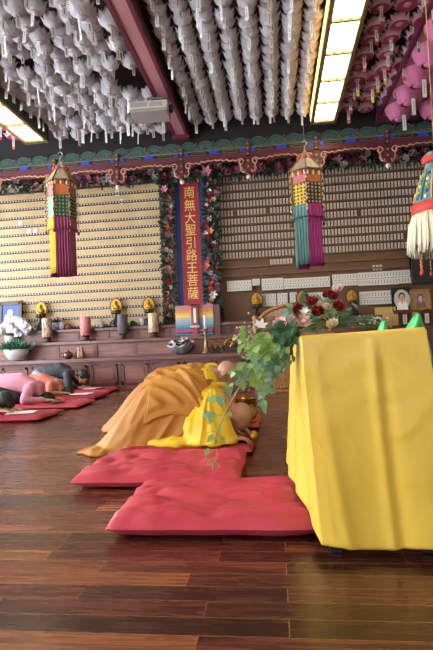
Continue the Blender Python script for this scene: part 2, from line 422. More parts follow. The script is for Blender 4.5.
# right section
xr0, xr1 = P(218, 230, Y=YP).x, XR-.2
zr = P(222, 255.6, Y=YP).z; dr = .163; NR = 12; mpr = .0625; hr = .112
rack = empty('plaque_rack', ((xr0+xr1)/2, YP, zr-.1), 'brown wooden wall rack with rows of narrow white plaques right of the red banner', 'plaque rack'); O = V(rack.location)
M_shelf = mat('rack_shelf_brown', '#7a5436', .5, var=.2, scale=4)
MB().box(xr0-.1, xr1, YP+.04, YW-.001, 1.12, zr+dr*NR+.2).build('backboard', M_rback, rack, -O)
for i in range(-2, NR+1):
    z = zr-hr/2+dr*i-.026
    MB().box(xr0-.1, xr1, YP-.03, YP+.04, z-.012, z+.012).build('shelf', M_shelf, rack, -O)
slots = []
n = int((xr1-xr0)/mpr); xe = P(436, 230, Y=YP).x
for i in range(NR):
    for k in range(n):
        x = xr0+(k+.5)*mpr; nn = noise.noise(V((k*.7, i*3.1, 0)))
        if x < xe and nn > -.62 : slots.append((x, YP, zr-hr/2+dr*i-.014))
plaque_field('white_name_plaque', [M_wp, M_wpl], .034, hr, slots, 290, 'narrow white name plaque on the lower shelves of the right wall rack', 'plaque', 'white name plaques on the lower shelves of the right rack', 'rows of narrow white name plaques on the upper shelves of the right wall rack')
for px, n0, lb, g in ((271.5, 7, 'white plaque in the short row under the long rows, near the right hanging banner', 'white plaques in the short lower row'), (374, 3, 'white plaque of a trio on the bare boards above the list boards', 'trio of white plaques')):
    for k in range(n0):
        q = P(px, 266, Y=YP) if n0 == 7 else P(px, 270.5, Y=YP); o = plaque_mb(.045, .1).build('white_name_plaque', [M_wp, M_wpl], None, (q.x+k*.062, YP-.0, zr-hr/2-dr-.014 if n0 == 7 else q.z)); tag(o, lb, 'plaque', g)
# list boards
M_lb = mat('list_board_white', '#c3beb2', .6, var=.08); M_ll = mat('list_board_line', '#77706a', .6); M_lh = mat('list_board_slip', '#d7d2c6', .6)
def list_board(xa, xb, ya, yb, label, rows=2):
    a = P(xa, yb, Y=YP); c = P(xb, ya-(xb-xa)*-.045, Y=YP); w = c.x-a.x; h = c.z-a.z
    r = empty('list_board', (a.x+w/2, YP-.045, a.z), label, 'board')
    MB().bbox(-w/2, w/2, -.01, .025, 0, h, .006).build('board', M_lb, r)
    b = MB(); n = int(w/.05)
    for j in range(rows):
        z0 = h*(j+.07)/rows; z1 = h*(j+.93)/rows
        for k in range(n): x = -w/2+w*(k+.5)/n; b.box(x-.021, x+.021, -.014, -.009, z0, z1, 0); b.box(x-.006, x+.006, -.0155, -.013, z0+.02, z1-.02, 1)
        b.box(-w/2+.01, w/2-.01, -.013, -.008, h*j/rows, h*(j+.04)/rows, 1)
    b.build('name_slips', [M_lh, M_ll], r)
for a in [(227.5, 251.5, 279, 292, 'white list board nearest the banner garland, left end of the upper row'), (252.5, 260, 278.5, 286, 'short narrow white list board beside the leftmost wide one'),
          (262, 283, 277, 291, 'white list board behind the right banner tassels, above a small square board'), (284, 329.5, 274.5, 289.5, 'long white list board directly above the bouquet roses'),
          (332.5, 357, 272.5, 287, 'white list board directly over the right gold figurine'), (358, 379, 271, 286.5, 'white list board above the larger lower right list board'), (379.6, 397, 270, 285.5, 'white list board above the black oval portrait'), (397.6, 414, 269, 284, 'white list board, right end of the upper row'),
          (261.5, 276, 293, 307, 'small square white list board beside the left gold figurine on the right wall'), (277.5, 287.5, 292.5, 306, 'smallest white list board, narrow and upright, in the lower row'),
          (290, 297, 292, 305, 'narrow white list board partly behind the middle gold figurine'), (307, 328, 291, 304.5, 'white list board in the lower row just behind the red roses'),
          (359.5, 391, 289, 305.5, 'large white list board in the lower row, left of the portraits')]:
    list_board(*a)
# ------------------------------------------------------------------ altar counter and steps
W1, W2 = '#6b3d38', '#522b28'
M_alt = wood('altar_red_wood', '#73443f', '#552f2c', .38, 'X', coat=.2)
M_altd = wood('altar_panel_wood', '#86564a', '#6a4038', .42, 'X')
M_altz = wood('altar_stile_wood', '#6d3f39', '#552d29', .4, 'Z')
M_floral = mat('carved_gold_ornament', '#a07c3c', .35, metal=.6, var=.3, scale=20)
def panel_strip(b, x0, x1, y, z0, z1, step, m0=0, m1=1):
    b.box(x0, x1, y, y+.04, z0, z1, m1)
    n = max(1, round((x1-x0)/step)); s = (x1-x0)/n
    for i in range(n+1): b.box(x0+i*s-.035, x0+i*s+.035, y-.015, y+.01, z0, z1, m0)
    b.box(x0, x1, y-.012, y+.01, z0, z0+.03, m0); b.box(x0, x1, y-.012, y+.01, z1-.02, z1, m0)
YC = 8.66; ax0, ax1 = -5.6, 3.4
o = MB().bbox(ax0, ax1, YC-.05, 9.02, .478, .553, .012).build('altar_counter', M_alt); tag(o, 'long reddish wooden altar worktop running along the back wall above the cabinets', 'worktop')
nu = 8; uw = (ax1-ax0)/nu
where = ['at the left picture edge', 'behind the pink shirt worshipper', 'behind the dark shirt worshipper\'s head', 'just left of the bowing monks', 'behind the monks\' backs',
         'behind the carved throne and vine', 'behind the yellow draped table', 'at the far right behind the table']
for i in range(nu):
    cx = ax0+uw*(i+.5)
    r = empty('altar_cabinet', (cx, YC, 0), 'low altar cabinet with two panelled doors, '+where[i], 'cabinet', 'altar cabinets under the worktop')
    b = MB(); b.box(-uw/2+.002, uw/2-.002, .03, .35, 0, .476, 0); b.box(-uw/2+.002, uw/2-.002, -.0, .05, .0, .06, 0); b.box(-uw/2+.002, uw/2-.002, .0, .05, .44, .476, 0)
    for x in (-uw/2+.03, 0, uw/2-.03): b.box(x-.028, x+.028, 0, .05, .06, .44, 0)
    b.build('body', M_altz, r)
    for s in (-1, 1):
        cxd = s*uw/4; w = uw/2-.075; d = MB()
        d.box(cxd-w/2, cxd+w/2, -.005, .03, .075, .43, 0)
        for (a0, a1, z0, z1) in ((-w/2, -w/2+.05, .075, .43), (w/2-.05, w/2, .075, .43), (-w/2, w/2, .075, .12), (-w/2, w/2, .385, .43)): d.bbox(cxd+a0, cxd+a1, -.02, .0, z0, z1, .004, 1)
        dd = d.build('door', [M_altd, M_altz], r)
        MB().bbox(cxd-w/2+.075, cxd+w/2-.075, -.016, -.005, .145, .36, .008, 0).build('raised_panel', M_altd, dd)
def step(y0, y1, z0, z1, lab, stp):
    r = empty('altar_step', ((ax0+ax1)/2, y0, z0), lab, 'altar step'); O = V(r.location)
    MB().bbox(ax0, ax1, y0-.04, y1, z1-.065, z1, .012).build('top', M_alt, r, -O)
    b = MB(); panel_strip(b, ax0, ax1, y0+.01, z0, z1-.066, stp); b.box(ax0, ax1, y0+.05, y1, z0, z1-.066, 0)
    b.build('panel', [M_altz, M_altd], r, -O)
step(9.02, 9.26, .554, .875, 'middle step of the reddish wooden altar, holding the cylinder lamps', .72)
step(9.26, YW-.16, .876, 1.117, 'top step of the reddish wooden altar, directly under the plaque racks', .62)
YT3 = 9.35; Z3 = 1.118; Z2 = .876; ZK = .554
# ------------------------------------------------------------------ things on the altar
M_gold = mat('gilded', '#c08d2e', .38, metal=.6, var=.35, scale=40)
M_oldg = mat('old_gilded', '#a7752f', .35, metal=.6, var=.3, scale=25)
M_blk = mat('black_lacquer', '#17151a', .3, var=.2)
M_brz = mat('dark_bronze', '#4b3626', .4, metal=.5, var=.3)
def figurine(px, py, label, s=1.0, g=None, ztop=None, y=YT3, rz=0):
    q = P(px, py, Y=y); z = ztop if ztop is not None else Z3
    r = empty('gold_figurine', (q.x, y, z), label, 'figurine', 'gold figurines in leaf shaped halos', rz); h = (q.z-z)*1.0   # q is the top of the halo
    k = h/.55
    b = MB().lathe([(.11*k, 0), (.12*k, .03*k), (.075*k, .07*k), (.09*k, .1*k), (.05*k, .14*k), (.022*k, .16*k), (.02*k, .22*k)], 10)
    for i in range(7): a = i*2*PI/7; b.ell((.085*k*math.cos(a), .085*k*math.sin(a), .06*k), (.035*k, .035*k, .05*k), nu=6, nv=5)
    b.build('stand', M_blk, r)
    b = MB().tube([(0, 0, .15*k), (.03*k, 0, .2*k), (-.01*k, .01*k, .26*k)], [.014*k]*3, 6)
    for i in range(9):
        a = i*2*PI/9; b.ell((.06*k*math.cos(a), .05*k*math.sin(a), .27*k), (.035*k, .03*k, .04*k), nu=6, nv=5)
    b.build('lotus_seat', M_brz, r)
    # halo: pointed leaf outline, concave
    pts = [(0, .55), (.07, .51), (.115, .44), (.125, .36), (.1, .29), (.06, .26), (-.06, .26), (-.1, .29), (-.125, .36), (-.115, .44), (-.07, .51)]
    MB().prism([(x*k, z_*k) for x, z_ in pts], .03*k, .05*k).prism([(x*k*.8, (z_-.4)*k*.82+.4*k) for x, z_ in pts], .022*k, .03*k, 1).build('halo', [M_brz, M_gold], r)
    b = MB(); b.ell((0, 0, .31*k), (.075*k, .04*k, .035*k)); b.ell((0, .0, .37*k), (.045*k, .03*k, .055*k)); b.ell((0, -.005*k, .445*k), (.024*k, .024*k, .03*k)); b.ell((0, 0, .475*k), (.012*k, .012*k, .012*k))
    for s_ in (-1, 1): b.tube([(s_*.04*k, 0, .4*k), (s_*.06*k, -.01*k, .36*k), (s_*.015*k, -.04*k, .335*k)], [.015*k, .014*k, .01*k], 6)
    b.build('seated_figure', M_gold, r)
figurine(40, 300.5, 'dull gold figurine on black stand beside the framed portrait at the left')
figurine(115.3, 297, 'bright gold figurine on black stand above the dark cylinder lamp')
figurine(148, 296, 'bright gold figurine on black stand above the pale birch patterned cylinder lamp')
figurine(256.3, 291, 'gold figurine on the right wall ledge, left of the bouquet', ztop=Z3)
figurine(302, 289, 'gold figurine directly behind the red roses of the bouquet', ztop=Z3)
figurine(351.5, 288, 'gold figurine on black stand right of the bouquet, beside the lower list board', ztop=Z3)
# cylinder lamps
def lampcol(name, c1, c2, sc, st, dist=0):
    return mat(name, c1, .6, col2=c2, scale=sc, stretch=st)
def cyl_lamp(px, label, m):
    q = P(px, 338, Y=9.12)
    r = empty('cylinder_lamp', (q.x, 9.12, Z2), label, 'lamp', 'cylinder lamps on the middle altar step')
    MB().lathe([(.1, 0), (.1, .02), (.06, .05), (.07, .09), (.09, .1), (.03, .102)], 14).build('base', M_brz, r)
    MB().lathe([(.088, .1), (.098, .11), (.098, .45), (.09, .46), (.085, .46), (.085, .44), (0.001, .44)], 20).build('lamp_shade', m, r)
cyl_lamp(47.5, 'diagonally striped brown and cream cylinder lamp beside the left gold figurine', mat('striped_shade', '#6f5148', .6, col2='#cdb8a4', scale=9, stretch=(3, 3, 1)))
cyl_lamp(86, 'dusty pink patterned cylinder lamp on the altar step', mat('pink_shade', '#a8505c', .6, col2='#cf8d90', scale=22))
cyl_lamp(123, 'dark grey ribbed cylinder lamp on the altar step', mat('grey_shade', '#4d4347', .6, col2='#5f5357', scale=10, stretch=(6, 6, 1)))
cyl_lamp(154, 'pale birch patterned cylinder lamp next to the flower garland', mat('birch_shade', '#d8c3a5', .6, col2='#a58868', scale=9, stretch=(3, 3, 1)))
# small cups, ball
M_glass = mat('frosted_glass', '#c9ced8', .25, trans=.3)
for px, lb in ((101, 'small frosted glass cup on the top altar step, right of the pink cylinder lamp'), (142.5, 'small frosted glass cup between the two bright gold figurines'), (62, 'small frosted glass cup beside the little pot of pink flowers')):
    q = P(px, 326, Y=9.3); o = MB().lathe([(.035, 0), (.05, .02), (.052, .14), (.046, .14), (.042, .02), (.001, .015)], 14).build('glass_cup', M_glass, None, (q.x, 9.3, Z3)); tag(o, lb, 'cup')
o = MB().ell((0, 0, .055), (.055, .055, .055)).lathe([(.04, 0), (.045, .012), (.03, .02)], 10).build('glass_ball', mat('green_glass', '#1c4a2a', .15), None, (P(132.7, 322, Y=9.3).x, 9.3, Z3)); tag(o, 'small dark green glass ball between the dark and pale cylinder lamps', 'ball')
o = MB().lathe([(.03, 0), (.06, .03), (.06, .08), (.03, .11), (.01, .12)], 12).build('clay_pot', mat('clay', '#9a5a44', .6), None, (P(63.5, 322, Y=9.36).x+.08, 9.36, Z3)); tag(o, 'tiny round clay pot beside the little pot of pink flowers', 'pot')
# foliage helpers
def leaf(b, base, d, L, w, n, m=0, fold=.25, curl=.2, lobes=False):
    d = d.normalized(); s = d.cross(n).normalized(); n = s.cross(d).normalized()
    if lobes: prof = [(0, .04), (.12, .3), (.2, .75), (.3, .45), (.42, 1.0), (.52, .5), (.68, .62), (.8, .3), (1, .0)]
    else: prof = [(0, .05), (.2, .75), (.42, 1.0), (.65, .8), (.85, .4), (1, 0.02)]
    vs = []; fs = []
    for t, k in prof:
        c = base+d*(L*t)-n*(curl*L*t*t)
        vs += [c-s*(w*k*.5)+n*(fold*w*k*.5), c, c+s*(w*k*.5)+n*(fold*w*k*.5)]
    for i in range(len(prof)-1):
        a = i*3; fs += [(a, a+1, a+4, a+3), (a+1, a+2, a+5, a+4)]
    b.add(vs, fs, m, True)
def rdir(): return V((random.gauss(0, 1), random.gauss(0, 1), random.gauss(0, 1))).normalized()
def rose(b, c, r, up=V((0, -.6, .8)), m=0, n=3, open_=.9):
    up = V(up).normalized(); q = up.to_track_quat('Z', 'Y').to_matrix()
    for ring in range(n):
        k = 3+ring*2; rr = r*(.35+.65*ring/(n-1)); tilt = .25+.55*ring/(n-1)*open_
        for i in range(k):
            a = 2*PI*i/k+ring*.7
            def fn(u, v, a=a, rr=rr, tilt=tilt):
                th = a+(u-.5)*1.6*PI/k*1.5; w = 1-.25*(2*u-1)**2
                rad = rr*(.25+.75*v**.8*w)*(.55+tilt*.6); z = r*(-.4+1.1*v*w*(1.15-tilt*.7))
                return V(c)+q@V((rad*math.cos(th), rad*math.sin(th), z))
            b.grid(fn, 4, 4, m)
    b.ell(V(c)+q@V((0, 0, r*.1)), (r*.3, r*.3, r*.45), m, nu=7, nv=5, R=q)
def lily(b, c, r, up, m=0):
    up = V(up).normalized(); q = up.to_track_quat('Z', 'Y').to_matrix()
    for i in range(6):
        a = i*PI/3; d = q@V((math.cos(a), math.sin(a), .45)); leaf(b, V(c), d, r, r*.5, q@V((-math.cos(a)*.4, -math.sin(a)*.4, 1)), m, .2, -.1)
# framed portrait, left
M_skin = mat('portrait_skin', '#c99a7c', .6)
def portrait(px, py, w, h, y, z, label, mf, mi, mb_, oval=False, hair='#1c1717', cloth='#8d8078', lean=.12, rz=0, fw=.03):
    q = P(px, py, Y=y)
    r = empty('framed_portrait', (q.x, y, z), label, 'portrait', None, rz); M = Matrix.Rotation(-lean, 4, 'X')
    b = MB()
    for (a0, a1, z0, z1) in ((-w/2, -w/2+fw, 0, h), (w/2-fw, w/2, 0, h), (-w/2, w/2, 0, fw), (-w/2, w/2, h-fw, h)): b.bbox(a0, a1, -.02, .015, z0, z1, .006, 0, M)
    b.box(-w/2+fw*.5, w/2-fw*.5, .0, .01, fw*.5, h-fw*.5, 0, M); b.box(-w*.1, w*.1, .012, .02, 0, h*.6, 0, M)
    b.build('frame', mf, r)
    p = MB(); hw, hh = w/2-fw, h/2-fw
    p.box(-hw, hw, -.004, 0, fw, h-fw, 0, M)
    if oval: p.prism([(hw*.86*math.cos(a), h/2+hh*.92*math.sin(a)) for a in [2*PI*i/24 for i in range(24)]], -.007, -.004, 4, M)
    cz = h/2
    def disc(cx, cz_, rx, rz_, m, y_): p.prism([(cx+rx*math.cos(a), cz_+rz_*math.sin(a)) for a in [2*PI*i/18 for i in range(18)]], y_-.002, y_, m, M)
    p.prism([(-hw*.62, cz-hh*.95), (hw*.62, cz-hh*.95), (hw*.5, cz-hh*.35), (hw*.15, cz-hh*.12), (-hw*.15, cz-hh*.12), (-hw*.5, cz-hh*.35)], -.010, -.008, 3, M)
    p.prism([(-hw*.16, cz-hh*.12), (0, cz-hh*.5), (hw*.16, cz-hh*.12)], -.012, -.010, 1, M)
    disc(0, cz+hh*.28, hw*.36, hh*.36, 2, -.010); disc(0, cz+hh*.17, hw*.26, hh*.32, 1, -.012)
    for s in (-1, 1): disc(s*hw*.1, cz+hh*.2, hw*.035, hh*.02, 2, -.014)
    disc(0, cz+hh*.02, hw*.07, hh*.018, 5, -.014)
    p.build('picture', [mb_, M_skin, mat('hair_'+hair, hair, .6), mat('pcloth_'+cloth, cloth, .7), mi, mat('lips', '#9c4a44', .6)], r)
    return r
portrait(9.5, 330, .5, .62, 9.33, Z3, 'dark framed portrait of a person on blue ground at the left end of the altar', mat('dark_frame', '#3a2c28', .4, var=.2), None or M_slip, mat('blue_ground', '#2a4a9c', .5), hair='#d8c9b8', cloth='#b86a78', fw=.085)
yr = 9.3
portrait(402.5, 305, .36, .44, yr, P(402.5, 311.5, Y=yr).z, 'black framed oval portrait of a dark haired woman in white collar', M_blk, mat('grey_oval', '#b5b0a8', .5), M_blk, oval=True, cloth='#e0dcd4', fw=.02, rz=0)
portrait(421, 305, .36, .38, yr, P(421, 310, Y=yr).z, 'gold framed portrait of a dark haired woman at the right edge', M_gold, None or M_slip, mat('mauve_ground', '#8d7468', .5), cloth='#6d5a52', fw=.04)
# wooden ledge that carries the right hand portraits
z_l = P(402.5, 311.7, Y=yr).z; xa = P(393, 311, Y=yr).x
o = MB()
o.box(xa, ax1, yr-.03, YT3+.05, z_l-.03, z_l, 0).box(xa, xa+.03, yr-.03, YT3+.05, Z3+.001, z_l-.03, 0).box(ax1-.03, ax1, yr-.03, YT3+.05, Z3+.001, z_l-.03, 0)
o = o.build('display_ledge', M_alt); tag(o, 'wooden ledge under the two portraits at the right end of the altar', 'shelf')
# small spirit shrines
def shrine(px, label, h=.3, w=.22):
    q = P(px, 320, Y=yr-.16); r = empty('tablet_shrine', (q.x, yr-.16, Z3-.0), label, 'shrine')
    r.location = (q.x, 9.12, Z2); b = MB()
    b.bbox(-w/2-.02, w/2+.02, -.07, .06, 0, .035, .006).box(-w/2, -w/2+.03, -.05, .05, .035, h*.8).box(w/2-.03, w/2, -.05, .05, .035, h*.8).box(-w/2, w/2, .03, .05, .035, h*.8)
    b.prism([(-w/2-.02, h*.8), (-w/2, h*.88), (0, h), (w/2, h*.88), (w/2+.02, h*.8)], -.06, .06)
    b.build('cabinet', mat('shrine_red', '#5e1f1c', .4, var=.2), r)
    MB().bbox(-.035, .035, -.02, .0, .05, h*.72, .005).box(-.004, .004, -.022, -.02, .08, h*.62, 1).build('tablet', [M_lh, M_ll], r)
shrine(404.5, 'dark red tablet shrine with white tablet below the black oval portrait')
shrine(426.5, 'dark red tablet shrine with white tablet at the right edge below the gold portrait')
# yellow ledgers
M_yl = mat('yellow_ledger', '#c9a85c', .6, var=.15, scale=20)
def ledger(px, py, w, h, lb):
    q = P(px, py, Y=yr-.04); lo = py > 315; yy = 9.11 if lo else yr-.0; q = P(px, py, Y=yy); zz = Z2 if lo else Z3; r = empty('prayer_ledger', (q.x, yy, zz), lb, 'ledger'); z0 = max(.0, q.z-zz-h/2)
    b = MB(); b.bbox(-w/2, w/2, -.01, .02, z0, z0+h, .004, 0)
    if z0 > .01: b.box(-.02, .02, .0, .02, 0, z0, 0)
    for i in range(int(w/.035)): b.box(-w/2+.02+i*.035, -w/2+.026+i*.035, -.012, -.01, z0+h*.1, z0+h*.45, 1); b.box(-w/2+.02+i*.035, -w/2+.026+i*.035, -.012, -.01, z0+h*.55, z0+h*.9, 1)
    b.build('page', [M_yl, M_ll], r)
ledger(385.5, 311.5, .36, .13, 'wide yellow prayer ledger standing behind the white flowers near the portraits')
ledger(414, 315.5, .12, .12, 'small square yellow card between the two dark red tablet shrines')
ledger(390.5, 320, .26, .2, 'lower yellow prayer ledger in front of the wide one, above the table edge')
# potted plants
def potted(px, y, z, label, name, mp, ml, build):
    q = P(px, 330, Y=y); r = empty(name, (q.x, y, z), label, 'plant'); build(r); return r
M_leafd = mat('leaf_dark_green', '#2f5a35', .5, var=.35, scale=12, trans=.15)
M_leafl = mat('leaf_light_green', '#86a855', .5, var=.3, scale=12, trans=.25)
M_leafg = mat('leaf_grey_green', '#6a9472', .45, var=.3, scale=12, trans=.2)
M_whpot = mat('white_ceramic', '#c9cbd0', .3, var=.05)
def b1(r):
    MB().lathe([(.08, 0), (.14, .03), (.2, .12), (.225, .21), (.21, .215), (.19, .2), (.001, .19)], 24).build('pot', M_whpot, r)
    b = MB(); random.seed(3)
    for i in range(260):
        a = random.uniform(0, 2*PI); rr = random.uniform(0, .2); d = V((math.cos(a)*(.2+rr*3), math.sin(a)*(.2+rr*3), random.uniform(.3, 1.1)))
        leaf(b, V((rr*math.cos(a), rr*math.sin(a), .19)), d, random.uniform(.12, .24), .035, rdir(), 0)
    b.build('foliage', mat('leaf_fern', '#3f7a5a', .5, var=.35, scale=12, trans=.15), r)
potted(16, 8.8, ZK, 'white bowl of green foliage on the altar worktop at the left', 'potted_plant', None, None, b1)
def b2(r):
    MB().lathe([(.07, 0), (.1, .1), (.11, .16), (.1, .16), (.001, .13)], 16).build('pot', M_whpot, r)
    b = MB(); st = MB(); random.seed(5)
    for k in range(6):
        a = random.uniform(-.9, .9); e = V((random.uniform(-.38, .42), random.uniform(-.12, .05), random.uniform(.3, .42)))
        pts = catmull([V((0, 0, .13)), V((e.x*.3, 0, e.z+.05)), e, e+V((math.copysign(.14, e.x), 0, -.12))], 5); st.tube(pts, .006, 5)
        for p in pts[6:]:
            for j in range(2):
                c = p+V((random.uniform(-.05, .05), random.uniform(-.06, 0), random.uniform(-.05, .05)))
                for i in range(5): t = i*2*PI/5; b.ell(c+V((.028*math.cos(t), -.005, .028*math.sin(t))), (.026, .01, .026), nu=6, nv=5)
    st.build('stem', M_leafd, r); b.build('blossoms', mat('orchid_white', '#dfe0ea', .6, trans=.2), r)
    l = MB(); 
    for k in range(6): a = k*PI/3; leaf(l, V((0, 0, .14)), V((math.cos(a), math.sin(a)*.6, .5)), .22, .07, V((0, 0, 1)), 0)
    l.build('leaves', M_leafd, r)
potted(10, 9.12, Z2, 'white potted orchid in front of the framed portrait at the left', 'potted_orchid', None, None, b2)
def b3(r):
    MB().lathe([(.05, 0), (.07, .04), (.085, .14), (.075, .14), (.001, .11)], 14).build('pot', mat('blue_white_pot', '#b9c6dc', .35, col2='#7f95c0', scale=18), r)
    b = MB(); random.seed(8)
    for k in range(9):
        a = random.uniform(0, 2*PI); rose(b, V((.1*math.cos(a), .07*math.sin(a), .19+random.uniform(-.03, .05))), .035, (math.cos(a)*.5, -.6, .7))
    b.build('blossoms', mat('pale_pink_flower', '#d9a29a', .6, var=.3, scale=20), r)
    l = MB()
    for k in range(24): leaf(l, V((0, 0, .13)), V((random.uniform(-1, 1), random.uniform(-1, 1), .6)), .13, .035, rdir())
    l.build('leaves', M_leafd, r)
potted(56, 9.33, Z3, 'small blue and white pot of pink flowers beside the left gold figurine', 'potted_flowers', None, None, b3)
# teapots and cup set at x~75
M_tea = mat('red_clay_glaze', '#5c2620', .25, var=.3, coat=.5)
q = P(70, 356, Y=8.8)
def teapot(x, y, z, s, lb, m):
    r = empty('teapot', (x, y, z), lb, 'teapot')
    MB().lathe([(.05*s, 0), (.09*s, .03*s), (.105*s, .08*s), (.08*s, .13*s), (.04*s, .145*s)], 16).build('body', m, r)
    MB().lathe([(.05*s, .142*s), (.035*s, .16*s), (.01*s, .168*s), (.018*s, .18*s), (.004*s, .192*s)], 12).build('lid', m, r)
    MB().tube(catmull([(.09*s, 0, .06*s), (.14*s, 0, .09*s), (.16*s, 0, .14*s)], 4), .014*s, 6).build('spout', m, r)
    MB().tube(catmull([(-.08*s, 0, .12*s), (-.15*s, 0, .12*s), (-.15*s, 0, .05*s), (-.09*s, 0, .04*s)], 4), .01*s, 6).build('handle', m, r)
teapot(q.x, 8.72, ZK, .9, 'larger red brown teapot on the altar worktop above the worshippers', M_tea)
teapot(P(76.3, 355, Y=8.9).x+.02, 8.93, ZK, .8, 'darker teapot standing behind, with a pale gold lid', mat('brown_glaze', '#6e4630', .3, var=.3))
for px, lb, m in ((79.3, 'tall narrow pale brown vase beside the teapots', mat('tan_glaze', '#9c7a5e', .35, var=.2)), (82.2, 'tall narrow reddish vase, right end of the teapot set', mat('rust_glaze', '#8a5548', .35, var=.2))):
    o = MB().lathe([(.03, 0), (.042, .03), (.035, .12), (.024, .16), (.034, .2), (.028, .2), (.018, .16), (.001, .1)], 12).build('vase', m, None, (P(px, 356, Y=8.7).x, 8.7, ZK)); tag(o, lb, 'vase')
# candle, bowl, black gold ornaments
q = P(206.3, 352, Y=8.75)
r = empty('candlestick', (q.x, 8.75, ZK), 'tall brass candlestick on the altar worktop behind the far monk', 'candlestick')
MB().lathe([(.085, 0), (.08, .03), (.05, .06), (.045, .12), (.03, .16), (.035, .2), (.018, .24), (.02, .33), (.035, .36), (.018, .39), (.05, .42), (.055, .44), (.02, .44)], 16).build('holder', mat('aged_brass', '#8e7a52', .35, metal=.7, var=.3), r)
c = MB().lathe([(.028, 0), (.027, .23), (.02, .24), (.001, .235)], 14).tube([(0, 0, .235), (.003, 0, .26)], .003, 5, 1).build('candle', [mat('candle_wax', '#e6e6ea', .5, trans=.2), M_blk], None, (q.x, 8.75, ZK+.441)); tag(c, 'white candle standing in the tall brass candlestick', 'candle')
q = P(181, 352, Y=8.78)
r = empty('flower_bowl', (q.x, 8.8, ZK), 'silver fluted bowl of dark leaves and pale flowers below the rainbow cloth', 'flower bowl')
def bowlf(u, v):
    a = u*2*PI; k = 1+.07*math.sin(9*a); rr = (.07+.19*v**.7)*k if v < .999 else .245*k; return V((rr*math.cos(a), rr*.7*math.sin(a), .005+.16*v*(1+.1*math.sin(9*a))))
MB().grid(bowlf, 54, 8, 0, True).build('bowl', mat('silver_bowl', '#9a9aa0', .35, metal=.6), r, solid=.008)
b = MB(); random.seed(11)
for k in range(60): leaf(b, V((random.uniform(-.1, .1), random.uniform(-.06, .06), .08)), V((random.uniform(-1, 1), random.uniform(-.5, .4), random.uniform(.3, .8))), random.uniform(.15, .26), .06, rdir())
b.build('leaves', mat('leaf_black_green', '#1c2c28', .4, var=.3), r)
b = MB()
for k in range(12): lily(b, V((random.uniform(-.22, .22), random.uniform(-.12, 0), random.uniform(.15, .28))), .05, (random.uniform(-.5, .5), -.8, .6))
b.build('blossoms', mat('pale_lilac_flower', '#cfc4cf', .6), r)
def ornament(px, y, s, lb):
    q = P(px, 352, Y=y); r = empty('openwork_ornament', (q.x, y, ZK), lb, 'ornament'); b = MB()
    b.bbox(-.15*s, .15*s, -.06*s, .06*s, 0, .03*s, .008)
    for i in (-1, 0, 1): b.tube(catmull([(i*.1*s-.04*s, 0, .02*s), (i*.1*s-.07*s, 0, .1*s), (i*.1*s, 0, .16*s), (i*.1*s+.07*s, 0, .1*s), (i*.1*s+.04*s, 0, .02*s)], 4), .018*s, 6)
    b.build('base', M_blk, r); b = MB()
    for i in range(9):
        a = PI*(i+.5)/9; b.ell((.13*s*math.cos(a), -.02*s, .12*s+.1*s*math.sin(a)), (.024*s, .024*s, .03*s), nu=7, nv=5)
        b.tube([(.08*s*math.cos(a), 0, .1*s), (.13*s*math.cos(a), -.02*s, .12*s+.1*s*math.sin(a))], .008*s, 5)
    b.ell((0, -.02*s, .13*s), (.035*s, .03*s, .045*s)); b.build('gilt_trim', M_oldg, r)
ornament(216, 8.86, .8, 'smaller black and gold openwork ornament next to the candlestick')
ornament(233.5, 8.86, 1.1, 'larger black and gold openwork ornament right of the smaller one')
# rainbow altar block and tablet
xa, xb = P(175.7, 320, Y=9.1).x, P(213.5, 320, Y=9.1).x; cx = (xa+xb)/2; hw = (xb-xa)/2
zt_ = P(195, 305, Y=9.08).z
r = empty('draped_altar_box', (cx, 9.1, Z2), 'small altar box under a rainbow beaded cloth below the red banner', 'altar box')
MB().box(-hw+.02, hw+.12, .0, .28, Z3-Z2+.001, zt_-Z2-.01).box(-hw+.02, hw+.12, 0, .10, 0.001, Z3-Z2+.001).build('box', M_altz, r)
cols = ['#b07a86', '#c77e6a', '#d08a4a', '#d9ae52', '#d9bf6e', '#b3ab96', '#8fa3b0', '#7f9bb3', '#5f8a8c', '#3f7a74']
mats = [mat('rainbow_%d' % i, c, .7, var=.15, scale=30) for i, c in enumerate(cols)]
b = MB(); H = zt_-Z2-.13; nb = len(cols); hh = zt_-Z2
for i in range(nb):
    z1 = hh-H*i/nb; z0 = hh-H*(i+1)/nb; n = 16; zz = .016
    for k in range(n):
        x0_, x1_ = -hw+2*hw*k/n, -hw+2*hw*(k+1)/n; xm = (x0_+x1_)/2; e1 = 0 if i == 0 else zz; e0 = zz
        b.add([(x0_, -.012, z1), (xm, -.014, z1-(e1)), (x1_, -.012, z1), (x1_, -.012, z0), (xm, -.014, z0-e0), (x0_, -.012, z0)], [(0, 1, 4, 5), (1, 2, 3, 4)], i)
b.box(-hw, hw, -.012, .28, hh-.008, hh, 0)
b.build('rainbow_cloth', mats, r, solid=.004)
b = MB()
for k in range(40): x = -hw*.93+1.86*hw*k/39; b.lathe([(.004, .055+.07), (.016, .11), (.018, .08), (.006, .055)], 6, 0, Matrix.Translation((x, -.03, 0)))
for k in range(40): x = -hw*.95+1.9*hw*k/39; b.lathe([(.004, .06), (.015, .04), (.008, .0)], 6, 1, Matrix.Translation((x, -.028, 0)))
b.build('fringe', [mat('magenta_fringe', '#a8327c', .7), mat('teal_fringe', '#2f7f78', .7)], r)
q = P(195.3, 326, Y=9.04)
r = empty('spirit_tablet', (q.x, 9.045, Z2+.0), 'upright reddish spirit tablet with white strip in front of the rainbow cloth', 'tablet')
zb_ = q.z-Z2; h = P(195.3, 304, Y=9.04).z-Z2
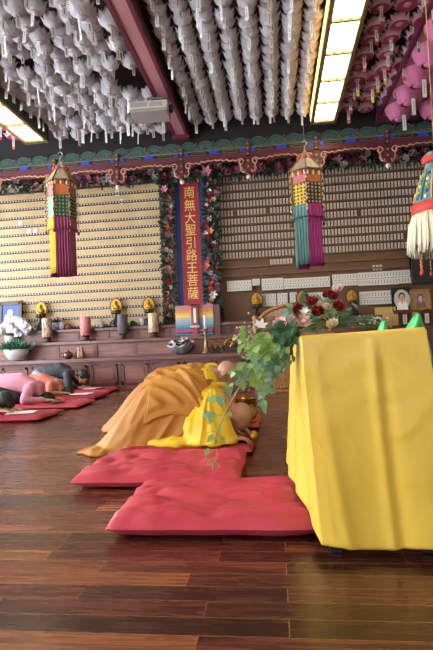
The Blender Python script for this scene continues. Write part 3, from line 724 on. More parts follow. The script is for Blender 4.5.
b = MB(); b.bbox(-.07, .07, -.02, .02, zb_, h, .008).bbox(-.1, .1, -.02, .02, h-.04, h+.0, .008).box(-.04, .04, -.02, .02, 0, zb_).bbox(-.1, .1, -.024, .03, 0, .03, .006)
b.build('body', mat('tablet_red', '#8a4038', .45, var=.15), r)
b = MB().bbox(-.022, .022, -.026, -.018, zb_+.06, h-.08, .004)
b.build('name_strip', mat('strip_white', '#e0dcd6', .5), r)
b = MB()
for k in range(7): b.ell((-.075+.025*k, -.03, zb_-.01), (.016, .012, .02), nu=7, nv=5)
b.build('lotus_rim', mat('white_petal', '#d5d0cc', .5), r)
# ------------------------------------------------------------------ banner with characters
xa, xb = P(174, 200, Y=9.5).x, P(203.6, 200, Y=9.5).x; cx = (xa+xb)/2+.02; w = xb-xa; zt_ = P(189, 181.5, Y=9.48).z; zb_ = P(190, 306, Y=9.48).z; yb = 9.47
r = empty('character_banner', (cx, yb, zb_), 'tall red and blue hanging banner with gold characters in the garland', 'banner'); hb = zt_-zb_
RF = MB().box(-w*.32, w*.32, -.008, .0, 0, hb, 0).box(-w*.32, -w*.30, -.01, 0, 0, hb, 1).box(w*.30, w*.32, -.01, 0, 0, hb, 1).build('red_field', [mat('banner_red', '#9c1f2c', .6, var=.12, scale=25), mat('banner_edge_gold', '#8a4a34', .5)], r)
MB().box(-w/2, w/2, .0, .012, 0, hb, 0).build('blue_border', mat('banner_blue', '#1f3a82', .6, var=.15, scale=10), r)
MB().tube([(-w/2-.04, -.01, hb+.015), (w/2+.04, -.01, hb+.015)], .014, 8).ell((-w/2-.05, -.01, hb+.015), .022).ell((w/2+.05, -.01, hb+.015), .022).build('rod', mat('rod_silver', '#9a968e', .3, metal=.6), r)
M_char = mat('gold_character', '#e8c66a', .45, metal=.1)
zs = [(193.5), 206.5, 219, 231, 244, 256.5, 269, 281.5, 294.5]
for ch, py in zip('南無大聖引路王菩薩', zs):
    zz = P(189.5, py-.3, Y=9.46).z-zb_
    o = text_mesh(ch, .245, 'character', M_char, RF, (0, -.012, zz), (PI/2, 0, 0), .003)
    for v in o.data.vertices: v.co.x *= .92
# ------------------------------------------------------------------ lotus lamps under the ceiling
random.seed(21)
M_lotus = mat('white_lotus_film', '#efedf0', .3, var=.3, scale=30, trans=.62, bump=.6, bscale=38)
M_tagw = mat('wish_tag_paper', '#dcd9d6', .6, trans=.2); M_ink = mat('tag_ink', '#4a4648', .7)
M_cord = mat('cord_grey', '#6a6466', .7)
def petal(b, a, r0, z0, r1, z1, r2, z2, w, m=0, tipm=None, cup=.25):
    # one petal: base ring, belly ring, pointed tip
    rows = [(0, r0, z0, .35), (.3, r0+(r1-r0)*.6, z0+(z1-z0)*.45, .85), (.6, r1, z1, 1.0), (.85, r1+(r2-r1)*.55, z1+(z2-z1)*.6, .6), (1, r2, z2, .03)]
    vs = []; fs = []; ms = []
    ca, sa = math.cos(a), math.sin(a)
    for t, r, z, k in rows:
        for s in (-1, 0, 1):
            u = s*w*.5*k; rr = r-abs(s)*cup*w*k*.5
            vs.append((rr*ca-u*sa, rr*sa+u*ca, z))
    for i in range(4):
        f = [(i*3, i*3+1, i*3+4, i*3+3), (i*3+1, i*3+2, i*3+5, i*3+4)]
        b.add([], [], m); o = len(b.v)
        for q in f: fs.append(q); ms.append(tipm if (tipm is not None and i >= 2) else m)
    o = len(b.v); b.v += vs
    for q, mm in zip(fs, ms): b.f.append(tuple(x+o for x in q)); b.m.append(mm); b.sm.append(True)
def lotus_mesh(style):
    b = MB()
    if style == 'white':      # rounded bowl of crinkled petals, tips flaring
        for i in range(9): petal(b, 2*PI*i/9, .015, -.10, .10, -.045, .085, .075, .095)
        for i in range(9): petal(b, 2*PI*(i+.5)/9, .02, -.09, .105, -.05, .145, .03, .085)
        for i in range(7): petal(b, 2*PI*(i+.3)/7, .012, -.07, .06, -.0, .045, .10, .07)
        b.lathe([(.012, -.11), (.04, -.1), (.05, -.085)], 9)
    else:
        for i in range(10): petal(b, 2*PI*i/10, .03, -.07, .12, -.085, .185, -.02, .085, 0, 1)
        for i in range(10): petal(b, 2*PI*(i+.5)/10, .03, -.07, .10, -.06, .15, .03, .085, 0, 1)
        for i in range(9): petal(b, 2*PI*(i+.2)/9, .02, -.05, .07, -.02, .095, .07, .07, 0, 1)
        b.lathe([(.02, -.085), (.045, -.08), (.05, -.06)], 10, 2)
    return b
def tag_mb(b, x, y, zt, L=.16, w=.045, end=False, rz=0.0):
    M = Matrix.Translation((x, y, 0)) @ Matrix.Rotation(rz, 4, 'Z')
    b.box(-w/2, w/2, -.0012, .0012, zt-L, zt, 0, M)
    for k in range(5): b.box(-.006, .006, -.0022, -.0012, zt-L*(.2+.13*k)-.008, zt-L*(.2+.13*k)+.004, 1, M)
    if end: b.box(-w/2, w/2, -.0014, .0014, zt-L-.055, zt-L, 2, M)
    b.tube([(x, y, zt), (x*.3, y*.3, zt+.09)], .0015, 4, 1)
    return b
def lotus(style, label, group, endm=None):
    r = empty('lotus_lamp', (0, 0, 0), label, 'lotus lamp', group)
    lotus_mesh(style).build('petals', [M_lotus] if style == 'white' else [M_mag, M_magt, M_magc], r)
    tag_mb(MB(), 0, -.02, -.10, end=endm is not None).build('wish_tag', [M_tagw, M_ink]+([endm] if endm else []), r)
    MB().tube([(0, 0, -.05), (0, 0, .34)], .002, 4).build('cord', M_cord, r)
    return r
ZL = 4.42
ncol = 9; nrow = 16; PJ = P(151, 113, Y=6.9)
la = P(48, 136, Z=ZL-.3); xa = ll[1]+.17; xb = bx0-.11
first = lotus('white', 'round white lotus lamp with paper tag in the left bay, left of the projector beam', 'white lotus lamps left of the ceiling beam')
ks = kids(first); used = False
def tagvar(ks):
    out = [ks]
    for L_, w_, rz_, dx in ((.11, .04, .5, .03), (.20, .036, -.4, -.03), (.14, .05, .9, .02)):
        o = tag_mb(MB(), dx, -.02, -.09, L=L_, w=w_, rz=rz_).build('wish_tag', [M_tagw, M_ink]); C.objects.unlink(o); out.append([k for k in ks if 'wish' not in k.name]+[o])
    return out
KV = tagvar(ks)
for k in range(ncol):
    for j in range(nrow):
        x = xa+(xb-xa)*k/(ncol-1)+random.uniform(-.05, .05); y = 8.08-j*.222+random.uniform(-.06, .06); z = ZL+random.uniform(-.07, .05)
        if not used: first.location = (x, y, z); used = True; continue
        if abs(x-PJ.x) < .36 and -.75 < y-PJ.y < -.1: continue
        copy_thing(first, (x, y, z), random.uniform(-.5, .5), None, random.uniform(.85, 1.15), random.choice(KV)).rotation_euler[0] = random.uniform(-.15, .15)
xa2 = bx1+.17; xb2 = lr[0]-.17
f2 = copy_thing(first, (0, 0, 0), 0, 'round white lotus lamp with paper tag between the projector beam and right light', 1.0, ks)
f2['group'] = 'white lotus lamps between the ceiling beam and the right light'; ks2 = kids(f2); used = False
nc2 = 8
for k in range(nc2):
    for j in range(nrow+2):
        x = xa2+(xb2-xa2)*k/(nc2-1)+random.uniform(-.012, .012); y = 8.08-j*.2+random.uniform(-.02, .02); z = ZL+.03+random.uniform(-.02, .02)
        if not used: f2.location = (x, y, z); used = True; continue
        copy_thing(f2, (x, y, z), random.uniform(-.5, .5), None, random.uniform(.86, 1.0), random.choice(KV))
# magenta rows
M_mag = mat('magenta_lotus_film', '#d0488c', .4, var=.3, scale=14, trans=.45); M_magt = mat('magenta_lotus_tip', '#f3d3dc', .5, trans=.45); M_magc = mat('lotus_cup', '#c8a292', .6)
ends = [('orange', mat('tag_end_orange', '#e0661f', .6)), ('yellow', mat('tag_end_yellow', '#e3a92c', .6)), ('green', mat('tag_end_green', '#3f8f5a', .6)), ('red', mat('tag_end_red', '#b8302a', .6))]
protos = []
for nm, em in ends:
    r = lotus('magenta', 'magenta lotus lamp with %s ended tag, right of the long ceiling light' % nm, 'magenta lotus lamps with %s ended tags' % nm, em); protos.append([r, kids(r), False])
xs = [lr[1]+.22+.29*k for k in range(4)]
for k, x in enumerate(xs):
    for j in range(13):
        p = random.choice(protos) if j*3+k > 3 else protos[(j*3+k) % 4]
        loc = (x+random.uniform(-.03, .03), 8.0-j*.30+random.uniform(-.02, .02), ZL-.02+random.uniform(-.03, .03)); rz = random.uniform(-1, 1)
        if not p[2]: p[0].location = loc; p[2] = True
        elif random.random() < .5: copy_thing(p[0], loc, rz*.4, None, random.uniform(.82, .98), p[1])
        else:
            c_ = copy_thing(p[0], loc, rz*.4, 'magenta lotus lamp without a paper tag, right of the long ceiling light', random.uniform(.82, .98), [k_ for k_ in p[1] if 'tag' not in k_.name]); c_['group'] = 'untagged magenta lotus lamps'
# a few bright lotuses beyond the left light
M_wl = mat('red_lotus_film', '#b03a2c', .4, var=.4, trans=.3)
for j in range(5):
    p = protos[[0, 3, 0, 3, 0][j]]; lb = ['nearest', 'second nearest', 'middle', 'second farthest', 'farthest'][j]
    copy_thing(p[0], (ll[0]-.28, 6.3+j*.4, ZL), 0, 'magenta lotus lamp beyond the left light, %s of the five' % lb, .9, p[1])
for o in list(C.objects):
    if o.get('label', '').startswith('magenta lotus lamp beyond'): o['group'] = 'magenta lotus lamps beyond the left light'
# pink bulb lotuses
M_bulb = mat('pink_bulb_paper', '#d4749f', .55, var=.15, scale=8, trans=.35, bump=.5, bscale=30)
M_bulbr = mat('pink_bulb_rib', '#d77aa6', .55, trans=.3)
def bulb(label, loc, s=1.0):
    r = empty('pink_bulb_lamp', loc, label, 'lotus lamp', 'large pink bulb lamps at the right')
    b = MB(); random.seed(9)
    for ring, (n, r1, z0, z2) in enumerate(((7, .21, -.20, .20), (7, .215, -.21, .08), (7, .20, -.22, -.03))):
        for i in range(n):
            a0 = 2*PI*(i+.5*(ring % 2))/n
            def fn(u, v, a0=a0, r1=r1, z0=z0, z2=z2, n=n):
                w = math.sin(PI*min(1, .12+v*.88)**.9)**.6 if v < .98 else .05
                th = a0+(u-.5)*2*PI/n*1.35*w; z = z0+(z2-z0)*v+.012*math.sin(u*5*PI)*v
                rr = r1*math.sin(PI*(.14+.66*(z+.22)/.42)*1.0)**.7+.006*math.sin(u*9*PI)
                return V((rr*math.cos(th), rr*math.sin(th), z))
            b.grid(fn, 13, 9, 0)
    b.build('petals', M_bulb, r); MB().lathe([(.05, -.235), (.075, -.22), (.09, -.2)], 12).build('base_cup', M_bulbr, r)
    t = MB(); tag_mb(t, .02, -.16, -.22, .24, .055); t.build('wish_tag', [M_tagw, M_ink], r)
    MB().tube([(0, 0, .1), (0, 0, ZC-loc[2])], .003, 4).build('cord', M_cord, r); r.scale = (s, s, 1); return r
spots = []
for j, (px, py) in enumerate(((399, 103), (406, 86), (414.5, 66), (424.5, 47), (435, 24))):
    q = P(px, py, Z=4.34); spots.append(q)
names = ['lowest and farthest large pink bulb lamp, at the end of its row', 'large pink bulb lamp second from the far end of its row', 'large pink bulb lamp in the middle of the right row', 'large pink bulb lamp second from the top right corner', 'large pink bulb lamp cut by the top right picture corner']
for j in range(5):
    y = spots[0].y-.52*j; x = spots[0].x; bulb(names[j], (x, y, 4.30))
bulb('large pink bulb lamp at the right picture edge, second row, beside the farthest', (spots[0].x+.5, spots[0].y, 4.28))
bulb('large pink bulb lamp at the right picture edge, second row, nearer one', (spots[0].x+.5, spots[0].y-.55, 4.28))
# ------------------------------------------------------------------ projector
q = PJ
r = empty('projector', (q.x, 6.9, q.z), 'white ceiling projector mounted under the mauve beam', 'projector')
r.rotation_euler = (0, 0, .05)
M_pw = mat('projector_white', '#b9b4ad', .45, var=.05); M_pd = mat('projector_vent', '#6d6a62', .5); M_pg = mat('projector_grey', '#8f8886', .5)
b = MB(); b.bbox(-.28, .27, -.2, .2, -.02, .09, .02, 0); b.bbox(-.27, .26, -.19, .19, -.06, -.015, .015, 1); PB = b.build('body', [M_pw, M_pg], r)
b = MB()
for x0_, x1_ in ((-.25, -.02), (.02, .2)):
    b.box(x0_, x1_, -.204, -.199, .0, .065, 0)
    for i in range(6): b.box(x0_, x1_, -.207, -.203, .004+i*.011, .008+i*.011, 1)
b.build('vent', [M_pd, M_pw], PB)
MB().lathe([(.055, 0), (.06, .03), (.045, .05), (.03, .045)], 14, 0, Matrix.Translation((.27, -.02, .03)) @ Matrix.Rotation(PI/2, 4, 'Y')).build('lens', M_blk, PB)
zt_ = ZB-q.z-.012
b = MB(); b.bbox(-.08, .1, -.08, .08, .09, .11, .004); b.tube([(.02, 0, .1), (.02, 0, zt_-.0)], .02, 8); b.bbox(-.05, .25, -.03, .03, zt_-.02, zt_, .004); b.build('mount', mat('grey_metal', '#8a8682', .4, metal=.6), r)
# ------------------------------------------------------------------ hexagonal hanging banners
def hangbanner(px, ytop, Y, W, z, label, panels, tails, s=1.0, rz=0.3, hook=None):
    """z: list of world heights: hook, roof top, eave, panel top, panel bottom, short tail bottom, long tail bottom"""
    zh, zr, ze, zp, zq, zs, zl = z; x = P(px, ytop, Y=Y).x
    r = empty('hanging_banner', (x, Y, zl), label, 'hanging banner', None, rz); B = lambda v: v-zl
    Rr = W/2; hexa = lambda rad, zz, off=0: [V((rad*math.cos(PI/3*i+off), rad*math.sin(PI/3*i+off), B(zz))) for i in range(6)]
    b = MB()
    for p in hexa(Rr*.8, ze): b.tube([p, (0, 0, B(zh)-.06)], .005, 5)
    b.build('cord', mat('banner_cord', '#b8aa94', .7), r)
    MB().tube(catmull([(0, 0, B(zh)-.07), (.0, 0, B(zh)-.02), (.035, 0, B(zh)+.02), (.01, 0, B(zh)+.06), (-.03, 0, B(zh)+.04)], 4), .008, 6).tube([(0, 0, B(zh)+.05), (0, 0, B(ZC))], .0025, 4).build('hook', mat('hook_metal', '#b5b0a8', .3, metal=.8), r)
    b = MB(); e0, e1 = hexa(Rr*1.12, ze), hexa(Rr*.45, zr)
    for i in range(6):
        j = (i+1) % 6; b.add([e0[i], e0[j], e1[j], e1[i]], [(0, 1, 2, 3)], i % 2)
        b.tube([e0[i], e1[i]], .012, 5, 2); b.tube([e0[i], e0[j]], .012, 5, 2)
        b.ell(e1[i]+V((0, 0, .02)), .03, 3, nu=7, nv=5); b.ell(e0[i], .022, 2, nu=6, nv=5)
    b.add(e1, [tuple(range(6))], 0); b.build('roof', [mat('banner_roof_a', panels[0], .6, var=.2, scale=30), mat('banner_roof_b', panels[1], .6, var=.2, scale=30), mat('banner_frame_gold', '#8a6a3c', .5, var=.3, scale=40), mat('banner_pompom', '#c9502e', .7, var=.3, scale=60)], r)
    # frame box
    b = MB(); h0, h1 = hexa(Rr, ze-.02), hexa(Rr, zp); h2 = hexa(Rr, zq)
    for i in range(6):
        j = (i+1) % 6; b.tube([h0[i], h2[i]], .012, 5, 0)
        b.add([h0[i], h0[j], h1[j], h1[i]], [(0, 1, 2, 3)], 1+(i % 2)); b.tube([h1[i], h1[j]], .010, 5, 0); b.tube([h0[i], h0[j]], .014, 5, 0)
        for k in range(5):
            p = h0[i].lerp(h0[j], (k+.5)/5); b.ell(p*1.02+V((0, 0, -.05)), (.018, .018, .035), 3 if k % 2 else 4, nu=6, nv=5)
    b.build('frame', [mat('banner_frame_gold', '#8a6a3c'), mat('banner_orange_cloth', '#c9713c', .7, var=.25, scale=30), mat('banner_pink_cloth', '#b86a6c', .7, var=.3, scale=30), mat('banner_pompom', '#c9502e'), mat('banner_cream', '#d9c8a8', .6)], r)
    for i in range(6):
        j = (i+1) % 6; a, c = h1[i]*.985, h1[j]*.985; a.z = c.z = B(zp); bm_ = MB()
        A2, C2 = V((a.x, a.y, B(zq))), V((c.x, c.y, B(zq)))
        bm_.add([a, c, C2, A2], [(0, 1, 2, 3)], 0)
        nrm = ((a+c)/2); nrm.z = 0; nrm.normalize()
        for u in range(4):
            for v in range(6):
                p = a.lerp(c, (u+.5)/4); p2 = A2.lerp(C2, (u+.5)/4); p = p.lerp(p2, (v+.5)/6)+nrm*.006
                bm_.ell(p, (.014, .014, .016), 1, nu=5, nv=4)
        col = panels[2][i]
        bm_.build('embroidered_panel', [mat('panel_'+col, col, .6, var=.35, scale=35), mat('paneldot_'+panels[3][i], panels[3][i], .5)], r)
    # bead strings outside the corners
    for p in hexa(Rr*1.14, ze):
        b = MB()
        b.tube([(p.x, p.y, B(ze)), (p.x, p.y, B(zs)-.04)], .003, 4)
        for k in range(int((ze-zs)/.045)): b.ell(V((p.x, p.y, B(ze)-.03-k*.045)), (.011, .011, .018), k % 3, nu=5, nv=4)
        b.lathe([(.004, .06), (.02, .03), (.016, 0)], 7, 0, Matrix.Translation((p.x, p.y, B(zs)-.06)))
        b.build('bead_string', [mat('bead_dark', '#54322c', .4), mat('bead_gold', '#c9a060', .4), mat('bead_pale', '#c8b8a4', .4)], r)
    # cloth tails: short valance over long tails
    for i in range(6):
        j = (i+1) % 6
        for (rad, z0, z1, nm, w) in ((1.0, zq, zs, 'short_tail', .010), (.90, zq, zl+random.uniform(0, .05), 'long_tail', .016)):
            a, c = h2[i]*rad, h2[j]*rad; a.z = c.z = 0; ph = i*1.7
            nr = (a+c)/2; nr.normalize()
            def fn(u, v, a=a, c=c, z0=z0, z1=z1, w=w, ph=ph, nr=nr):
                p = a.lerp(c, u*.98+.01)+nr*(w*math.sin(u*4.5*2*PI+ph+.5*math.sin(v*3))*(.3+v)); p = p*(1+.05*v if nm == 'short_tail' else 1-.02*v); p.z = B(z0)+(z1-z0)*v; return p
            MB().grid(fn, 28, 8).build(nm, mat('tail_'+tails[i], tails[i], .55, var=.12, scale=6, sheen=.3, trans=.1), r, solid=.003)
    return r
def zz(px, pys, Y): return [P(px, p, Y=Y).z for p in pys]
gr, mg, yl, te = '#567f7a', '#a8287e', '#e0b42a', '#4a8f88'
# order of sides: 0..5 around from +X; sides 3,4 face the camera
hangbanner(61.5, 200, 7, .40, zz(61.5, (156, 170, 183, 198, 219, 231, 277), 7), 'hexagonal hanging banner with yellow and plum tails at the left', ('#b9ab92', '#9c8878', ['#c98a5a', '#6aa39a', '#6ab3a6', '#7dc2b2', '#2f5238', '#2f5238'], ['#d9c8a0', '#d9c8a0', '#cfe0b0', '#cfe0b0', '#7aa070', '#7aa070']),
  ['#93386a', '#93386a', '#7a2452', yl, '#93386a', '#a34a72'], rz=.40)
hangbanner(307, 200, 6.6, .42, zz(307, (145, 160, 173, 186, 207, 220, 268), 6.6), 'hexagonal hanging banner with grey green and magenta tails right of centre', ('#5fa08c', '#a8683c', ['#c98a5a', '#d9b838', '#d9b838', '#d9b838', '#4a4236', '#4a4236'], ['#d9c8a0', '#7a6a20', '#7a6a20', '#7a6a20', '#b8a884', '#b8a884']),
  [mg, mg, gr, gr, mg, mg], rz=.46)
# big fringed banner at the right edge
Y = 4.6; x = P(437, 200, Y=Y).x; zl_ = P(437, 258, Y=Y).z
r = empty('fringed_lantern', (x, Y, zl_), 'large round hanging lantern with red band and cream fringe at the right edge', 'hanging lantern'); B = lambda py: P(437, py, Y=Y).z-zl_
b = MB().lathe([(.06, B(152)), (.1, B(156)), (.085, B(164)), (.1, B(172)), (.15, B(186)), (.185, B(200)), (.19, B(203))], 24, 0)
b.lathe([(.075, B(158.5)), (.108, B(157)), (.108, B(162)), (.09, B(164))], 24, 1)
for i in range(12):
    a = i*2*PI/12; b.tube([(.1*math.cos(a), .1*math.sin(a), B(172)), (.155*math.cos(a), .155*math.sin(a), B(186)), (.192*math.cos(a), .192*math.sin(a), B(201))], .009, 5, 2 if i % 2 else 3)
    for k in range(5): rr = .115+.018*k; b.ell((rr*math.cos(a+.26), rr*math.sin(a+.26), B(175)+(B(199)-B(175))*k/4), .016, [3, 4, 5][(i+k) % 3], nu=6, nv=5)
b.tube([(0, 0, B(153)), (0, 0, ZC-zl_)], .004, 5, 3)
b.build('canopy', [mat('lantern_cloth', '#5d7f8a', .6, col2='#3d5a4a', scale=25), mat('lantern_red', '#b93226', .6), mat('lantern_green', '#3f7f4a', .6), mat('lantern_gold', '#c9a050', .5), mat('lantern_blue', '#3f5f9c', .6), mat('lantern_cream', '#d6ccb4', .7)], r)
MB().lathe([(.19, B(203)), (.215, B(204)), (.22, B(213)), (.2, B(214.5))], 28).build('red_band', mat('lantern_red', '#b93226'), r)
b = MB()
for i in range(90):
    a = i*2*PI/90; j = random.uniform(-.01, .01)
    b.tube([(.2*math.cos(a), .2*math.sin(a), B(213)), ((.235+j)*math.cos(a), (.235+j)*math.sin(a), B(225)), ((.25+j)*math.cos(a+.03), (.25+j)*math.sin(a+.03), B(240)), ((.255+j*2)*math.cos(a), (.255+j*2)*math.sin(a), B(254)+j)], [.009, .010, .010, .006], 5)
b.lathe([(.2, B(213)), (.235, B(222)), (.24, B(245))], 24, 0, cap=False); b.build('fringe', mat('cream_fringe', '#ddd4ba', .8, var=.1, scale=30), r)
for i in range(8):
    a = i*2*PI/8+.2; b = MB(); b.tube([(.17*math.cos(a), .17*math.sin(a), B(254)), (.17*math.cos(a), .17*math.sin(a), B(254)-.15)], .003, 4)
    for k in range(7): b.ell((.17*math.cos(a), .17*math.sin(a), B(254)-.01-k*.016), .008, k % 2, nu=6, nv=4)
    b.lathe([(.004, 0), (.014, -.03), (.01, -.055)], 7, 1, Matrix.Translation((.17*math.cos(a), .17*math.sin(a), B(254)-.12)))
    b.build('bead_string', [mat('bead_gold', '#c9a060'), mat('lantern_red', '#b93226')], r)
# wall mounted black screen behind the lantern
a_ = P(409, 238, Y=9.2); c_ = P(441, 284, Y=9.2)
r = empty('wall_screen', ((a_.x+c_.x)/2, 9.2, c_.z), 'black wall mounted screen partly behind the fringed lantern', 'screen'); w = (c_.x-a_.x)/2; h = a_.z-c_.z
M = Matrix.Rotation(.12, 4, 'X')
MB().bbox(-w, w, -.03, .02, 0, h, .01, 0, M).build('housing', M_blk, r); MB().box(-w+.03, w-.03, -.034, -.03, .05, h-.03, 0, M).build('display', mat('screen_glass', '#0d1118', .1), r)
MB().box(-.1, .1, .02, YP-9.2-.04, h*.3, h*.6).box(-.2, .2, YP-9.2-.06, YP-9.2-.04, h*.2, h*.7).build('bracket', M_blk, r)
# ------------------------------------------------------------------ flower garlands
M_gleaf = mat('garland_leaf', '#26402e', .55, var=.5, scale=10, trans=.1)
fcols = [mat('garland_plum', '#7a2a4e', .6, var=.3, scale=20), mat('garland_red', '#a82a3a', .6, var=.3, scale=20), mat('garland_pink', '#c97a94', .6, var=.3, scale=20), mat('garland_white', '#cfc4c4', .6, var=.15, scale=20), mat('garland_peach', '#d8a878', .6, var=.2, scale=20), mat('garland_orange', '#cf5a3a', .6, var=.2, scale=20)]
def garland(path, width, depth, nleaf, nfl, label, weights, r0=.055, seed=1, y0=0):
    random.seed(seed); p0 = path[0]; r = empty('flower_garland', p0, label, 'garland'); O = V(p0)
    segs = [(path[i+1]-path[i]).length for i in range(len(path)-1)]; tot = sum(segs)
    def pt(t):
        d = t*tot
        for i, s in enumerate(segs):
            if d <= s: return path[i].lerp(path[i+1], d/s), (path[i+1]-path[i]).normalized()
            d -= s
        return path[-1], (path[-1]-path[-2]).normalized()
    b = MB(); b.tube([p-O for p in path], .02, 6)
    for k in range(nleaf):
        p, t = pt(random.random()); side = t.cross(V((0, 1, 0))); u = random.uniform(-1, 1); q = p+side*(u*width*.42)+V((0, -random.uniform(0, depth), 0))-O
        d = side*u*1.2+V((0, -.5, 0))+rdir()*.8; leaf(b, q, d, random.uniform(.07, .13), random.uniform(.03, .055), V((0, -1, 0))+rdir()*.5, 0)
    b.build('foliage', M_gleaf, r)
    for k in range(nfl):
        p, t = pt((k+random.uniform(.1, .9))/nfl); side = t.cross(V((0, 1, 0))); u = random.uniform(-.8, .8); q = p+side*(u*width*.42)+V((0, -depth*random.uniform(.7, 1.05), 0))-O
        mi = random.choices(range(6), weights)[0]; fb = MB(); rr = r0*random.uniform(.75, 1.25)
        if random.random() < .35: lily(fb, (0, 0, 0), rr*1.5, (u*.4, -1, .1))
        else: rose(fb, V((0, 0, 0)), rr, (u*.4, -1, .15), n=2+(rr > .05))
        fb.build('flower', fcols[mi], r, q)
    return r
YG = 9.45
garland([P(169, 166, Y=YG), P(168, 230, Y=YG), P(170, 290, Y=YG), P(171, 322, Y=YG)], .2, .12, 700, 40, 'upright flower garland along the left side of the red banner', (3, 2, 4, 2, 2, 1.5), .055, 3)
garland([P(212, 164, Y=YG), P(211.5, 230, Y=YG), P(213, 290, Y=YG), P(216, 322, Y=YG)], .28, .14, 900, 52, 'upright flower garland along the right side of the red banner', (3, 4, 3, 3, 1, 1.2), .055, 4)
garland([P(-12, 186, Y=9.3), P(120, 177, Y=9.3), P(250, 168, Y=9.3), P(440, 152, Y=9.3)], .36, .14, 1700, 99, 'long horizontal flower garland running behind the carved fretwork along the wall top', (4, 2, 5, 4, 1, .2), .08, 5)
# ------------------------------------------------------------------ kneeling mats
M_mat = mat('red_mat_cloth', '#b93a4c', .42, var=.14, scale=4, sheen=.25, bump=.08)
M_mat2 = mat('crimson_mat_cloth', '#9c2238', .5, var=.14, scale=4, sheen=.25, bump=.08)
M_mat3 = mat('orange_red_mat_cloth', '#cc4a34', .5, var=.14, scale=4, sheen=.2)
def mat_cushion(x0, x1, y0, y1, h, label, m=None, seed=1, rz=0, g='red kneeling mats on the floor'):
    r = bpy.data.objects; cx, cy = (x0+x1)/2, (y0+y1)/2; w, d = x1-x0, y1-y0; b = MB(); nu, nv = 46, 34
    def ez(a): return max(0, 1-abs(2*a-1)**9)**.5
    for sgn in (1, -1):
        def fn(u, v):
            e = ez(u)*ez(v); x = (u-.5)*w; y = (v-.5)*d
            x += .012*noise.noise(V((y*6, seed, 0))); y += .012*noise.noise(V((x*6, seed, 3)))
            k = abs(noise.noise(V((x*5+seed, y*16, seed)))); k2 = abs(noise.noise(V((x*2+y*3, seed*3, x*2))))
            z = h*.5+sgn*h*.5*e
            if sgn > 0: z -= (.010*(1-min(1, k*4))+.014*(1-min(1, k2*4.5)))*e*h/.07
            else: z = h*.42*(1-e)
            if sgn > 0 and e < .02: z = h*.42
            return V((x, y, z))
        b.grid(fn, nu, nv)
    o = b.build('kneeling_mat', m or M_mat, None, (cx, cy, 0.001)); o.rotation_euler = (0, 0, rz); tag(o, label, 'mat', g); return o
def matP(pl, pr, yn, depth, h, label, **k):
    a = P(pl, yn, Z=0); c = P(pr, yn-(pr-pl)*.0, Z=0); y = a.y; x0 = P(pl, yn, Y=y).x
    x1 = P(pr, yn, Y=y).x; return mat_cushion(x0, x1, y, y+depth, h, label, **k)
m1 = matP(104, 322, 541, .62, .10, 'rose red kneeling mat nearest the camera, tucked under the yellow cloth', seed=2)
m2 = matP(69, 240, 491, .62, .095, 'rose red kneeling mat second from the camera, empty, in front of the monks', seed=5)
m3 = matP(116, 253, 459, .62, .07, 'crimson kneeling mat under the near monk in orange and yellow', m=M_mat2, seed=7)
m4 = matP(158, 259, 433, .62, .07, 'orange red kneeling mat under the far monk', m=M_mat3, seed=9)
m5 = matP(180, 246, 407, .6, .07, 'crimson kneeling mat farthest of the monks\' row, behind the far monk', m=M_mat2, seed=11)
LG = 'red kneeling mats at the left'
YA, YB_, YC_, YD = [P(20, y, Z=0).y for y in (423, 411, 402.5, 396.5)]
def matL(pr, y, w, label, seed): x1 = P(pr, 400, Y=y).x; return mat_cushion(x1-w, x1, y, y+.66, .07, label, m=M_mat2 if seed % 2 else M_mat, seed=seed, g=LG)
matL(38, YA, 1.0, 'red kneeling mat at the left picture edge, nearest of the left row', 21)
matL(77, YB_, 1.0, 'red kneeling mat under the pink shirt worshipper', 22)
matL(95, YC_, 1.0, 'red kneeling mat under the coral shirt worshipper', 23)
matL(109, YD, 1.0, 'red kneeling mat under the dark shirt worshipper, farthest of the left row', 24)
ZM = .071
# ------------------------------------------------------------------ people
M_sk = mat('skin_monk', '#b08468', .5, var=.12, scale=6); M_sk2 = mat('skin_light', '#c9987c', .55, var=.1, scale=6)
def basis(f, u):
    f = V(f).normalized(); l = V(u).cross(f).normalized(); u = f.cross(l); return Matrix((f, l, u)).transposed()
def head_prims(b, c, Rm, s=1.0):
    T = lambda p: V(c)+Rm@(V(p)*s)
    b.ell(T((-.008, 0, .025)), (.098*s, .077*s, .086*s), R=Rm, nu=20, nv=14)
    b.ell(T((.03, 0, -.035)), (.06*s, .060*s, .072*s), R=Rm, nu=16, nv=10)
    b.ell(T((.055, 0, -.092)), (.028*s, .03*s, .022*s), R=Rm)
    b.tube([T((.084, 0, .015)), T((.102, 0, -.012)), T((.112, 0, -.034))], [.008*s, .010*s, .015*s], 8)
    b.ell(T((.074, 0, .018)), (.020*s, .050*s, .012*s), R=Rm)
    b.ell(T((.084, 0, -.062)), (.012*s, .024*s, .010*s), R=Rm)
    for g in (-1, 1):
        b.ell(T((-.006, g*.084, -.006)), (.022*s, .014*s, .036*s), R=Rm); b.ell(T((.0, g*.080, -.038)), (.013*s, .012*s, .017*s), R=Rm)
        b.ell(T((.076, g*.031, .0)), (.013*s, .015*s, .009*s), R=Rm)
